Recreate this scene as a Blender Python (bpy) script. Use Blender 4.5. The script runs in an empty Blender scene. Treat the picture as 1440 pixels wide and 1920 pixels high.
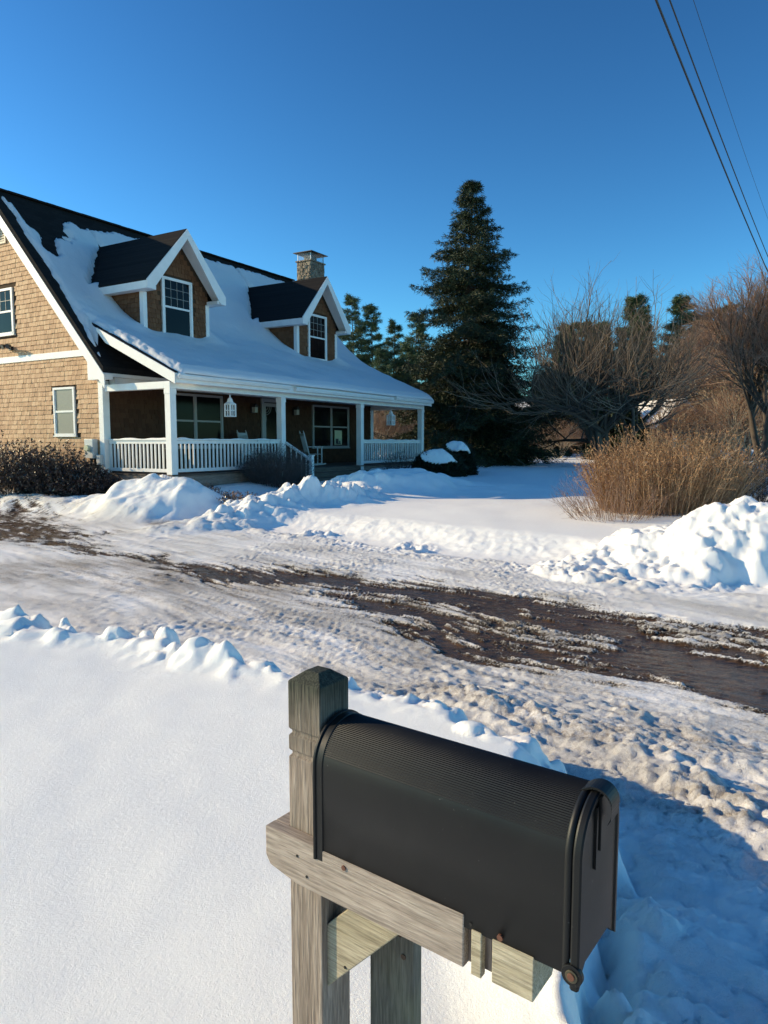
import bpy, math, random
import numpy as np
from mathutils import Vector, Matrix
R = math.radians
random.seed(7); rs = np.random.RandomState(11)
scene = bpy.context.scene
col = scene.collection

# ------------------------------------------------------------------ tags
def tag(o, label=None, cat=None, group=None, kind=None):
    if label: o['label'] = label
    if cat: o['category'] = cat
    if group: o['group'] = group
    if kind: o['kind'] = kind
    return o
def empty(name, loc=(0, 0, 0), rz=0, parent=None):
    o = bpy.data.objects.new(name, None); col.objects.link(o)
    o.location = loc; o.rotation_euler = (0, 0, rz); o.empty_display_size = .2
    if parent: o.parent = parent
    return o
def copy_tree(o, parent=None):
    c = o.copy(); col.objects.link(c); c.parent = parent
    for ch in list(o.children): copy_tree(ch, c)
    return c

# ------------------------------------------------------------------ mesh helpers
class MB:
    def __init__(s): s.v = []; s.f = []; s.r = []
    def add(s, vs, fs, rnd=None):
        b = len(s.v); s.v += [tuple(v) for v in vs]
        if rnd is None: rnd = random.random()
        for f in fs: s.f.append(tuple(b + i for i in f)); s.r.append(rnd)
        return s
    def box(s, x0, x1, y0, y1, z0, z1, M=None):
        vs = [(x, y, z) for z in (z0, z1) for y in (y0, y1) for x in (x0, x1)]
        if M is not None: vs = [tuple(M @ Vector(v)) for v in vs]
        return s.add(vs, [(0, 2, 3, 1), (4, 5, 7, 6), (0, 1, 5, 4), (1, 3, 7, 5), (3, 2, 6, 7), (2, 0, 4, 6)])
    def prism(s, prof, a, b, fn, M=None):
        # prof: 2-d loop, extruded between a and b ; fn(p,q,t)->xyz
        n = len(prof)
        vs = [fn(p, q, a) for p, q in prof] + [fn(p, q, b) for p, q in prof]
        if M is not None: vs = [tuple(M @ Vector(v)) for v in vs]
        fs = [tuple(range(n)), tuple(range(2 * n - 1, n - 1, -1))]
        for i in range(n):
            j = (i + 1) % n; fs.append((i, i + n, j + n, j))
        return s.add(vs, fs)
    def cyl(s, p, q, r0, r1=None, n=12, cap=True):
        r1 = r0 if r1 is None else r1
        p = Vector(p); q = Vector(q); d = (q - p).normalized()
        a = d.orthogonal().normalized(); b = d.cross(a)
        vs = [p + (a * math.cos(t) + b * math.sin(t)) * r0 for t in [2 * math.pi * i / n for i in range(n)]]
        vs += [q + (a * math.cos(t) + b * math.sin(t)) * r1 for t in [2 * math.pi * i / n for i in range(n)]]
        fs = [(i, (i + 1) % n, (i + 1) % n + n, i + n) for i in range(n)]
        if cap: fs += [tuple(range(n - 1, -1, -1)), tuple(range(n, 2 * n))]
        return s.add(vs, fs)
    def build(s, name, mat, parent=None, smooth=False, bevel=0):
        me = bpy.data.meshes.new(name); me.from_pydata(s.v, [], s.f); me.validate()
        a = me.attributes.new('rnd', 'FLOAT', 'FACE')
        if len(me.polygons) == len(s.r): a.data.foreach_set('value', s.r)
        me.materials.append(mat)
        fix_normals(me)
        if smooth: me.polygons.foreach_set('use_smooth', [True] * len(me.polygons))
        o = bpy.data.objects.new(name, me); col.objects.link(o)
        if parent: o.parent = parent
        if bevel:
            m = o.modifiers.new('bevel', 'BEVEL'); m.width = bevel; m.segments = 2; m.limit_method = 'ANGLE'
        return o
def fix_normals(me):
    import bmesh
    bm = bmesh.new(); bm.from_mesh(me); bmesh.ops.recalc_face_normals(bm, faces=bm.faces); bm.to_mesh(me); bm.free()
def np_mesh(name, V, F, mat, parent=None, smooth=True, attrs=None, mats=None):
    me = bpy.data.meshes.new(name); k = F.shape[1]
    me.vertices.add(len(V)); me.vertices.foreach_set('co', V.astype(np.float32).ravel())
    me.loops.add(F.size); me.loops.foreach_set('vertex_index', F.astype(np.int32).ravel())
    me.polygons.add(len(F)); me.polygons.foreach_set('loop_start', (np.arange(len(F)) * k).astype(np.int32))
    if smooth: me.polygons.foreach_set('use_smooth', np.ones(len(F), bool))
    for nm, (ty, dat) in (attrs or {}).items():
        a = me.attributes.new(nm, ty, 'POINT')
        a.data.foreach_set('color' if ty == 'FLOAT_COLOR' else 'value', dat.astype(np.float32).ravel())
    me.materials.append(mat)
    me.update(calc_edges=True)
    o = bpy.data.objects.new(name, me); col.objects.link(o)
    if parent: o.parent = parent
    return o

# ------------------------------------------------------------------ noise
_perm = np.random.RandomState(3).permutation(4096)
def pn(x, y, seed=0):
    x = np.asarray(x, float); y = np.asarray(y, float)
    xi = np.floor(x).astype(int); yi = np.floor(y).astype(int); xf = x - xi; yf = y - yi
    u = xf * xf * xf * (xf * (xf * 6 - 15) + 10); v = yf * yf * yf * (yf * (yf * 6 - 15) + 10)
    def g(ix, iy, dx, dy):
        h = _perm[(_perm[(ix + seed * 131) & 4095] + iy) & 4095] * (2 * np.pi / 4096)
        return np.cos(h) * dx + np.sin(h) * dy
    a = g(xi, yi, xf, yf); b = g(xi + 1, yi, xf - 1, yf); c = g(xi, yi + 1, xf, yf - 1); d = g(xi + 1, yi + 1, xf - 1, yf - 1)
    return 1.5 * (a + u * (b - a) + v * ((c + u * (d - c)) - (a + u * (b - a))))
def fbm(x, y, o=4, seed=0, g=.5):
    t = 0; a = 1
    for i in range(o): t = t + a * pn(x * 2 ** i, y * 2 ** i, seed + i * 7); a *= g
    return t
def billow(x, y, o=3, seed=0):
    t = 0; a = 1
    for i in range(o): t = t + a * (1 - np.minimum(1, np.abs(pn(x * 2.1 ** i, y * 2.1 ** i, seed + i * 5)) * 2.2)) ; a *= .5
    return 1 - t / 1.75          # round lumps with creases between
def worley(x, y, seed=0):
    """distance to nearest jittered cell point: round clods"""
    xi = np.floor(x).astype(int); yi = np.floor(y).astype(int); best = np.full(x.shape, 9.); hh = np.zeros(x.shape)
    for i in (-1, 0, 1):
        for j in (-1, 0, 1):
            h = _perm[(_perm[(xi + i + seed * 77) & 4095] + yi + j) & 4095]; h2 = _perm[(h + 911) & 4095]; h3 = _perm[(h + 1733) & 4095]
            d = np.hypot(xi + i + h / 4096. - x, yi + j + h2 / 4096. - y)
            m = d < best; best = np.where(m, d, best); hh = np.where(m, h3 / 4096., hh)
    return best, hh
def lumps(x, y, seed=0, r=.62):
    """smooth rounded chunks scattered over the plane, 0..1"""
    xi = np.floor(x).astype(int); yi = np.floor(y).astype(int); t = np.zeros(x.shape)
    for i in (-1, 0, 1):
        for j in (-1, 0, 1):
            h = _perm[(_perm[(xi + i + seed * 77) & 4095] + yi + j) & 4095]; h2 = _perm[(h + 911) & 4095]; h3 = _perm[(h + 1733) & 4095] / 4096.
            d = np.hypot(xi + i + h / 4096. - x, (yi + j + h2 / 4096. - y)) / (r * (.45 + .75 * h3))
            t = np.maximum(t, h3 * np.sqrt(np.maximum(0, 1 - d * d)) * .75 + .25 * h3 * np.maximum(0, 1 - d * d))
    return t
def ss(a, b, x):
    t = np.clip((x - a) / (b - a), 0, 1); return t * t * (3 - 2 * t)
def sdist(poly, X, Y):
    """signed distance to an open polyline, positive on its left-hand side"""
    best = np.full(X.shape, 1e9); sg = np.zeros(X.shape)
    for (ax, ay), (bx, by) in zip(poly[:-1], poly[1:]):
        dx, dy = bx - ax, by - ay; L2 = dx * dx + dy * dy
        t = np.clip(((X - ax) * dx + (Y - ay) * dy) / L2, 0, 1)
        d = np.hypot(X - ax - t * dx, Y - ay - t * dy)
        c = dx * (Y - ay) - dy * (X - ax)
        m = d < best - 1e-9; best = np.where(m, d, best); sg = np.where(m, np.sign(c), sg)
    return best * sg
def pdist(poly, X, Y):
    """unsigned distance and position along (0..1)"""
    best = np.full(X.shape, 1e9); tt = np.zeros(X.shape); n = len(poly) - 1
    for i, ((ax, ay), (bx, by)) in enumerate(zip(poly[:-1], poly[1:])):
        dx, dy = bx - ax, by - ay
        t = np.clip(((X - ax) * dx + (Y - ay) * dy) / (dx * dx + dy * dy), 0, 1)
        d = np.hypot(X - ax - t * dx, Y - ay - t * dy)
        m = d < best; best = np.where(m, d, best); tt = np.where(m, (i + t) / n, tt)
    return best, tt

# ------------------------------------------------------------------ materials
def mat(name, base=(.5, .5, .5), rough=.6, spec=.5, metal=0):
    m = bpy.data.materials.new(name); m.use_nodes = True; nt = m.node_tree
    b = nt.nodes['Principled BSDF']; b.inputs['Base Color'].default_value = (*base, 1)
    b.inputs['Roughness'].default_value = rough; b.inputs['Specular IOR Level'].default_value = spec; b.inputs['Metallic'].default_value = metal
    return m, nt, b
def N(nt, t, **k):
    n = nt.nodes.new(t)
    for a, v in k.items():
        if a in n.inputs: n.inputs[a].default_value = v
        else: setattr(n, a, v)
    return n
def lk(nt, a, b): nt.links.new(a, b)
def coord(nt, scale=(1, 1, 1), rot=(0, 0, 0)):
    t = N(nt, 'ShaderNodeTexCoord'); m = N(nt, 'ShaderNodeMapping'); m.inputs['Scale'].default_value = scale; m.inputs['Rotation'].default_value = rot
    lk(nt, t.outputs['Object'], m.inputs['Vector']); return m.outputs['Vector']
def noise(nt, vec, scale, detail=4, rough=.55, dist=0):
    n = N(nt, 'ShaderNodeTexNoise'); n.inputs['Scale'].default_value = scale; n.inputs['Detail'].default_value = detail
    n.inputs['Roughness'].default_value = rough; n.inputs['Distortion'].default_value = dist
    if vec is not None: lk(nt, vec, n.inputs['Vector'])
    return n.outputs['Fac']
def ramp(nt, fac, stops):
    r = N(nt, 'ShaderNodeValToRGB'); e = r.color_ramp.elements
    while len(e) < len(stops): e.new(.5)
    for i, (p, c) in enumerate(stops):
        e[i].position = p; e[i].color = (*c, 1) if len(c) == 3 else c
    lk(nt, fac, r.inputs['Fac']); return r.outputs['Color']
def mixc(nt, fac, a, b, mode='MIX'):
    m = N(nt, 'ShaderNodeMix'); m.data_type = 'RGBA'; m.blend_type = mode
    for s, x in ((0, fac), (6, a), (7, b)):
        if hasattr(x, 'links'): lk(nt, x, m.inputs[s])
        else: m.inputs[s].default_value = x if s == 0 else (*x, 1)
    return m.outputs[2]
def math_(nt, op, a, b=None, clamp=False):
    m = N(nt, 'ShaderNodeMath'); m.operation = op; m.use_clamp = clamp
    for i, x in enumerate((a, b)):
        if x is None: continue
        if hasattr(x, 'links'): lk(nt, x, m.inputs[i])
        else: m.inputs[i].default_value = x
    return m.outputs[0]
def bump(nt, b, h, strength=.3, dist=.01, prev=None):
    n = N(nt, 'ShaderNodeBump'); n.inputs['Strength'].default_value = strength; n.inputs['Distance'].default_value = dist
    lk(nt, h, n.inputs['Height'])
    if prev is not None: lk(nt, prev, n.inputs['Normal'])
    lk(nt, n.outputs['Normal'], b.inputs['Normal']); return n.outputs['Normal']
def attr(nt, name):
    a = N(nt, 'ShaderNodeAttribute'); a.attribute_name = name; return a

# snow
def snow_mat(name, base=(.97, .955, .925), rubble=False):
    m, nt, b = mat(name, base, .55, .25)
    v = coord(nt); n1 = noise(nt, v, 420, 2); n2 = noise(nt, v, 60, 3); n3 = noise(nt, v, 9, 4)
    c = mixc(nt, n3, tuple(x * .94 for x in base), base); lk(nt, c, b.inputs['Base Color'])
    p = bump(nt, b, n3, .2, .03); p = bump(nt, b, n2, .3, .006, p); bump(nt, b, n1, .5, .0022, p)
    return m
M_snow = snow_mat('snow')
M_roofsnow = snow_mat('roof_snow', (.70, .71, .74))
# ground: snow / ice / slush / asphalt from the per-vertex mask
def ground_mat():
    m, nt, b = mat('ground_snow_and_ice', (.9, .9, .92), .6, .2)
    v = coord(nt); a = attr(nt, 'mk'); sp = N(nt, 'ShaderNodeSeparateColor'); lk(nt, a.outputs['Color'], sp.inputs['Color'])
    dark, brown, ice = sp.outputs[0], sp.outputs[1], sp.outputs[2]
    vs = coord(nt, (1, 2.6, 1), (0, 0, R(48)))
    n3 = noise(nt, v, 9, 4); n2 = noise(nt, v, 55, 4, .65); nf = noise(nt, v, 190, 3, .6); st = noise(nt, vs, 9, 6, .7, .4); n1 = noise(nt, v, 560, 3, .7)
    brk = math_(nt, 'ADD', math_(nt, 'MULTIPLY', math_(nt, 'SUBTRACT', n2, .5), 1.5), math_(nt, 'MULTIPLY', math_(nt, 'SUBTRACT', st, .5), .8))
    def edge(mask, lo, hi, k=.55):
        s = math_(nt, 'ADD', mask, math_(nt, 'MULTIPLY', brk, k))
        return ramp(nt, s, [(lo, (0, 0, 0)), (hi, (1, 1, 1))])
    snowc = mixc(nt, n3, (.94, .925, .89), (.98, .965, .93))
    icec = mixc(nt, ramp(nt, math_(nt, 'ADD', math_(nt, 'MULTIPLY', n2, .5), math_(nt, 'MULTIPLY', nf, .5)), [(.36, (0, 0, 0)), (.52, (1, 1, 1))]), (.50, .47, .43), (.92, .90, .86))
    icef = ramp(nt, math_(nt, 'ADD', ice, math_(nt, 'MULTIPLY', brk, .5)), [(.15, (0, 0, 0)), (.8, (1, 1, 1))])
    c = mixc(nt, icef, snowc, icec)
    brc = mixc(nt, ramp(nt, nf, [(.3, (0, 0, 0)), (.7, (1, 1, 1))]), (.11, .075, .045), (.50, .41, .31))
    bf = edge(brown, .25, .95, .8); c = mixc(nt, bf, c, brc)
    dkc = mixc(nt, ramp(nt, nf, [(.35, (0, 0, 0)), (.75, (1, 1, 1))]), (.016, .014, .013), (.07, .062, .055))
    wet = mixc(nt, ramp(nt, st, [(.4, (0, 0, 0)), (.6, (1, 1, 1))]), (.12, .068, .034), mixc(nt, ramp(nt, noise(nt, v, 1.1, 3), [(.42, (0, 0, 0)), (.6, (1, 1, 1))]), dkc, (.012, .010, .010)))
    df = edge(dark, .38, .62, .7); c = mixc(nt, df, c, wet)
    lk(nt, c, b.inputs['Base Color'])
    # wet asphalt is glossy, snow is not
    wr = ramp(nt, math_(nt, 'ADD', math_(nt, 'MULTIPLY', dark, .7), math_(nt, 'MULTIPLY', brk, .5)), [(.42, (.6, .6, .6)), (.66, (.10, .10, .10))])
    lk(nt, wr, b.inputs['Roughness'])
    inv = math_(nt, 'SUBTRACT', 1.04, math_(nt, 'MULTIPLY', df, 1.0), True)
    h = math_(nt, 'MULTIPLY', n2, inv); h2 = math_(nt, 'MULTIPLY', math_(nt, 'ADD', nf, math_(nt, 'MULTIPLY', st, .5)), math_(nt, 'MULTIPLY', inv, math_(nt, 'ADD', ice, .05)))
    hi = math_(nt, 'MULTIPLY', h, math_(nt, 'ADD', ice, .10)); p = bump(nt, b, n3, .03, .02); p = bump(nt, b, hi, .9, .024, p); p = bump(nt, b, h2, .9, .03, p); bump(nt, b, n1, .6, .0030, p)
    return m
M_ground = ground_mat()

def glass_mat(name, base=(.005, .006, .007), rough=.06, sp=.09):
    m, nt, b = mat(name, base, rough, sp); n = noise(nt, coord(nt), 1.3, 2); bump(nt, b, n, .08, .03); return m
def shingle_mat(name='cedar_shingle', k=1.0):
    m, nt, b = mat(name, (.45, .3, .17), .75, .2)
    tn = (1.15, .82, .66) if k < 1 else (1, 1, 1); q = lambda *c: tuple(x * k * t_ for x, t_ in zip(c, tn))  # darkened copies get a red tint, offsetting cyan sky light in shade
    a = attr(nt, 'rnd'); v = coord(nt, (14, 14, 1.2)); g = noise(nt, v, 6, 4, .6); big = noise(nt, coord(nt), .7, 3)
    c = ramp(nt, a.outputs['Fac'], [(0, q(.42, .245, .135)), (.5, q(.57, .35, .20)), (1, q(.68, .455, .27))])
    c = mixc(nt, math_(nt, 'MULTIPLY', g, .45), c, q(.30, .18, .10)); c = mixc(nt, math_(nt, 'MULTIPLY', big, .25), c, q(.62, .46, .30))
    lk(nt, c, b.inputs['Base Color']); bump(nt, b, g, .4, .004); return m
M_shingle = shingle_mat()
M_shingle_shade = shingle_mat('cedar_shingle_shaded', .26); M_shingle_porchshade = shingle_mat('cedar_shingle_porch_shaded', .10); M_screen = glass_mat('screened_glass', (.004, .004, .005), .12, .06); M_back = mat('shingle_gap', (.07, .045, .028), .9, .1)[0]  # dormer and porch siding: same cedar, shade painted into its colour
def white_mat(name='white_paint', base=(.80, .79, .76)):
    m, nt, b = mat(name, base, .5, .35); n = noise(nt, coord(nt), 3, 5, .6); n2 = noise(nt, coord(nt, (1, 1, .2)), 30, 3)
    c = mixc(nt, ramp(nt, n, [(.3, (0, 0, 0)), (.8, (1, 1, 1))]), base, tuple(x * .86 for x in base)); lk(nt, c, b.inputs['Base Color']); bump(nt, b, n2, .1, .002); return m
M_white = white_mat()
def roof_mat():
    m, nt, b = mat('asphalt_shingle_roof', (.03, .03, .035), .9, .05); v = coord(nt)
    s = N(nt, 'ShaderNodeSeparateXYZ'); lk(nt, v, s.inputs[0]); cmb = N(nt, 'ShaderNodeCombineXYZ'); lk(nt, s.outputs[0], cmb.inputs[0]); lk(nt, math_(nt, 'ADD', s.outputs[2], 0), cmb.inputs[1])
    br = N(nt, 'ShaderNodeTexBrick'); lk(nt, cmb.outputs[0], br.inputs['Vector']); br.inputs['Scale'].default_value = 1; br.inputs['Brick Width'].default_value = .3; br.inputs['Row Height'].default_value = .105
    br.inputs['Mortar Size'].default_value = .006; br.inputs['Color1'].default_value = (.009, .010, .013, 1); br.inputs['Color2'].default_value = (.022, .022, .024, 1); br.inputs['Mortar'].default_value = (.006, .006, .007, 1)
    n = noise(nt, v, 160, 2); c = mixc(nt, n, br.outputs['Color'], (.026, .025, .024)); lk(nt, c, b.inputs['Base Color'])
    bump(nt, b, math_(nt, 'SUBTRACT', n, math_(nt, 'MULTIPLY', br.outputs['Fac'], 2)), .5, .006); return m
M_roof = roof_mat()
M_glass = glass_mat('window_glass')
def blind_mat():
    m, nt, b = mat('window_blind', (.33, .30, .25), .3, .2); v = coord(nt); n = noise(nt, v, 55, 3, .7)
    w = N(nt, 'ShaderNodeTexWave'); w.bands_direction = 'Z'; w.inputs['Scale'].default_value = 9; lk(nt, v, w.inputs[0])
    c = mixc(nt, n, (.17, .15, .125), (.36, .32, .27)); c = mixc(nt, math_(nt, 'MULTIPLY', w.outputs['Fac'], .3), c, (.2, .2, .18)); lk(nt, c, b.inputs['Base Color']); return m
M_blind = blind_mat()
def wood_mat(name, c0, c1, c2, axis='x', sc=1.0, dark_top=None, green=0):
    m, nt, b = mat(name, c1, .8, .25)
    S = {'x': (.7, 13, 13), 'z': (13, 13, .7), 'y': (13, .7, 13)}[axis]
    v = coord(nt, tuple(s * sc for s in S)); g = noise(nt, v, 3.2, 6, .65, .8); fine = noise(nt, coord(nt, tuple(s * 4 * sc for s in S)), 5, 3, .6); blot = noise(nt, coord(nt), 9, 4, .6)
    c = ramp(nt, g, [(.28, c0), (.5, c1), (.72, c2)])
    c = mixc(nt, ramp(nt, fine, [(.35, (.55, .55, .55)), (.6, (0, 0, 0))]), c, tuple(x * .28 for x in c0))
    c = mixc(nt, ramp(nt, blot, [(.35, (0, 0, 0)), (.75, (.45, .45, .45))]), c, tuple(x * .55 for x in c1))
    if green: c = mixc(nt, ramp(nt, noise(nt, coord(nt), 5, 2), [(.5, (0, 0, 0)), (.7, (green, green, green))]), c, (.20, .21, .09))
    if dark_top:
        s = N(nt, 'ShaderNodeSeparateXYZ'); t = N(nt, 'ShaderNodeTexCoord'); lk(nt, t.outputs['Object'], s.inputs[0])
        z = math_(nt, 'ADD', s.outputs[2], math_(nt, 'MULTIPLY', math_(nt, 'SUBTRACT', blot, .5), .12))
        mr = N(nt, 'ShaderNodeMapRange'); lk(nt, z, mr.inputs[0]); mr.inputs[1].default_value = dark_top[0]; mr.inputs[2].default_value = dark_top[1]
        c = mixc(nt, mr.outputs[0], c, mixc(nt, ramp(nt, fine, [(.35, (0, 0, 0)), (.7, (1, 1, 1))]), (.018, .02, .016), (.07, .075, .055)))
    lk(nt, c, b.inputs['Base Color']); p = bump(nt, b, g, .5, .004); bump(nt, b, fine, .9, .003, p); return m
M_post = wood_mat('weathered_post', (.17, .13, .105), (.34, .275, .225), (.46, .395, .335), 'z', 1, (1.22, 1.36))
M_postd = wood_mat('weathered_post_low', (.17, .125, .10), (.33, .255, .21), (.44, .36, .30), 'z', 1.2)
M_arm = wood_mat('weathered_arm', (.27, .215, .175), (.42, .35, .295), (.54, .465, .395), 'x', 1.1)
M_fresh = wood_mat('fresh_pine', (.34, .28, .18), (.52, .45, .32), (.64, .56, .42), 'x', 1.3)
M_brace = wood_mat('brace_pine', (.26, .21, .13), (.43, .37, .26), (.53, .46, .34), 'x', 1.0, None, .35)
M_plank = wood_mat('grey_green_plank', (.11, .10, .08), (.18, .165, .135), (.24, .22, .18), 'z', 1.0, None, .2)
M_deck = wood_mat('deck_wood', (.07, .05, .04), (.13, .10, .08), (.18, .15, .12), 'x', .4)
M_skirt = wood_mat('skirt_wood', (.22, .16, .12), (.34, .26, .2), (.42, .34, .28), 'x', .5)
def black_mat():
    m, nt, b = mat('black_powder_coat', (.006, .006, .007), .42, .30); v = coord(nt); n = noise(nt, v, 3.5, 4, .5); f = noise(nt, v, 900, 1)
    sp_ = ramp(nt, noise(nt, v, 130, 2, .7), [(.70, (0, 0, 0)), (.76, (.5, .5, .5))]); du = ramp(nt, noise(nt, coord(nt, (1, 1, .35)), 14, 5, .7), [(.5, (0, 0, 0)), (.85, (.18, .18, .18))])
    c = mixc(nt, n, (.003, .0034, .0042), (.0065, .007, .008)); c = mixc(nt, du, c, (.03, .03, .03)); c = mixc(nt, sp_, c, (.10, .10, .095)); lk(nt, c, b.inputs['Base Color'])
    lk(nt, ramp(nt, n, [(.3, (.36, .36, .36)), (.7, (.52, .52, .52))]), b.inputs['Roughness']); bump(nt, b, f, .25, .0006); return m
M_black = black_mat()
M_rust = mat('rusty_steel', (.12, .045, .025), .7)[0]
M_steel = mat('grey_zinc', (.42, .42, .43), .4, .5, .8)[0]
M_brass = mat('dull_brass', (.10, .085, .055), .45, .5, .6)[0]
M_hole = mat('screw_hole', (.01, .01, .01), .9)[0]
M_dark = mat('dark_fixture', (.02, .02, .022), .5)[0]
M_meter = mat('grey_enamel', (.50, .52, .52), .45)[0]
M_conduit = mat('brown_conduit', (.05, .035, .028), .6)[0]
M_frame_dim = mat('window_vinyl', (.30, .285, .26), .5)[0]
M_lamp = mat('lamp_glass', (.35, .33, .28), .3)[0]
M_louver = mat('tan_louver', (.52, .45, .34), .6)[0]
M_chair = mat('chair_paint', (.42, .41, .39), .6)[0]
M_poster = mat('poster_paper', (.50, .48, .30), .6)[0]
def stone_mat():
    m, nt, b = mat('field_stone', (.3, .25, .2), .85); v = coord(nt)
    vo = N(nt, 'ShaderNodeTexVoronoi'); vo.inputs['Scale'].default_value = 4.2; lk(nt, v, vo.inputs['Vector'])
    ve = N(nt, 'ShaderNodeTexVoronoi'); ve.feature = 'DISTANCE_TO_EDGE'; ve.inputs['Scale'].default_value = 4.2; lk(nt, v, ve.inputs['Vector'])
    sc = N(nt, 'ShaderNodeSeparateColor'); lk(nt, vo.outputs['Color'], sc.inputs[0])
    c = ramp(nt, sc.outputs[0], [(0, (.12, .085, .06)), (.4, (.23, .175, .125)), (.7, (.32, .26, .19)), (1, (.17, .135, .11))])
    e = ramp(nt, ve.outputs['Distance'], [(.0, (1, 1, 1)), (.08, (0, 0, 0))]); c = mixc(nt, e, c, (.16, .14, .12)); c = mixc(nt, noise(nt, v, 20, 4), c, (.2, .16, .12))
    lk(nt, c, b.inputs['Base Color']); bump(nt, b, ramp(nt, ve.outputs['Distance'], [(0, (0, 0, 0)), (.15, (1, 1, 1))]), .8, .04); return m
M_stone = stone_mat()
def leaf_mat(name, c0, c1, c2, rough=.6, spec=.3, trans=0):
    m, nt, b = mat(name, c1, rough, spec); a = attr(nt, 'rnd'); n = noise(nt, coord(nt), .8, 3)
    f = math_(nt, 'ADD', math_(nt, 'MULTIPLY', a.outputs['Fac'], .6), math_(nt, 'MULTIPLY', n, .4))
    lk(nt, ramp(nt, f, [(.1, c0), (.5, c1), (.9, c2)]), b.inputs['Base Color']); return m
M_spruce = leaf_mat('spruce_needles', (.012, .02, .012), (.028, .042, .02), (.06, .072, .028))
M_pine = leaf_mat('pine_needles', (.03, .05, .028), (.07, .105, .05), (.14, .18, .08))
M_bark = leaf_mat('grey_bark', (.06, .05, .045), (.10, .085, .075), (.16, .14, .12), .85)
M_applebark = leaf_mat('apple_bark', (.035, .027, .02), (.07, .053, .04), (.12, .095, .07), .8)
M_twig = leaf_mat('apple_twigs', (.06, .042, .03), (.16, .115, .08), (.40, .31, .22), .7)
M_redtwig = leaf_mat('reddish_twigs', (.17, .095, .065), (.27, .165, .115), (.38, .26, .19), .7)
M_tanbark = leaf_mat('tan_bark', (.20, .16, .12), (.34, .28, .21), (.46, .39, .30), .8)
M_straw = leaf_mat('dry_straw_stems', (.22, .12, .06), (.44, .26, .135), (.66, .46, .28), .7)
M_strawhead = leaf_mat('dry_heads', (.16, .08, .04), (.27, .15, .075), (.38, .23, .13), .7)
M_darkleaf = leaf_mat('dark_purple_leaves', (.012, .009, .008), (.035, .02, .018), (.08, .05, .04), .35, .6)
M_greyshrub = leaf_mat('grey_shrub_twigs', (.05, .045, .045), (.085, .075, .072), (.13, .115, .105), .8)
M_yew = leaf_mat('yew_leaves', (.008, .013, .008), (.016, .024, .014), (.03, .042, .02), .6)
M_redbarn = leaf_mat('barn_red', (.20, .05, .035), (.24, .06, .045), (.28, .08, .055), .8)
M_farwall = leaf_mat('far_siding', (.42, .42, .42), (.5, .5, .49), (.55, .55, .54), .8)
M_wire = mat('black_cable', (.012, .012, .014), .6)[0]

# ------------------------------------------------------------------ camera, sun, sky
cam = bpy.data.cameras.new('camera'); co = bpy.data.objects.new('camera', cam); col.objects.link(co)
cam.sensor_fit = 'VERTICAL'; cam.sensor_height = 24; cam.lens = 24 * 1340 / 1920; cam.clip_start = .05; cam.clip_end = 3000
co.location = (0, 0, 1.85); co.rotation_euler = (R(90 - 5.6), 0, 0); scene.camera = co
SUN_AZ, SUN_EL = 100, 19.8          # azimuth measured from straight behind the camera round to its left
sd = Vector((-math.sin(R(SUN_AZ)) * math.cos(R(SUN_EL)), -math.cos(R(SUN_AZ)) * math.cos(R(SUN_EL)), math.sin(R(SUN_EL))))
sl = bpy.data.lights.new('sun', 'SUN'); sl.energy = 5; sl.angle = R(.53); sl.color = (1.20, .935, .56)
so = bpy.data.objects.new('sun', sl); col.objects.link(so); so.rotation_euler = sd.to_track_quat('Z', 'Y').to_euler(); so.location = (-20, 0, 20)
w = bpy.data.worlds.new('World'); scene.world = w; w.use_nodes = True; nt = w.node_tree
sk = nt.nodes.new('ShaderNodeTexSky'); sk.sky_type = 'NISHITA'; sk.sun_disc = False; sk.sun_elevation = R(SUN_EL)
sk.sun_rotation = math.atan2(sd.x, sd.y); sk.altitude = 200; sk.air_density = 1.0; sk.dust_density = .3; sk.ozone_density = 2.5
def vm(op, a, b):
    n = nt.nodes.new('ShaderNodeVectorMath'); n.operation = op; nt.links.new(a, n.inputs[0]); n.inputs[1].default_value = b; return n.outputs[0]
g0 = vm('MULTIPLY', sk.outputs[0], (.13, .13, .13)); g1 = nt.nodes.new('ShaderNodeGamma'); g1.inputs[1].default_value = 1.6; nt.links.new(g0, g1.inputs[0])
g2 = vm('MULTIPLY', g1.outputs[0], (1.08 / .13, 1.98 / .13, 2.08 / .13)); nt.links.new(g2, nt.nodes['Background'].inputs['Color'])
nt.nodes['Background'].inputs['Strength'].default_value = .13
scene.view_settings.view_transform = 'Standard'; scene.view_settings.look = 'None'; scene.view_settings.exposure = 0
scene.cycles.max_bounces = 6; scene.cycles.diffuse_bounces = 3

# ------------------------------------------------------------------ house frame
TH = R(31); EX = np.array([math.sin(TH), math.cos(TH)]); EY = np.array([-math.cos(TH), math.sin(TH)]); P0 = np.array([-5.55, 18.5])
def l2w(x, y): p = P0 + x * EX + y * EY; return float(p[0]), float(p[1])

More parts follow.
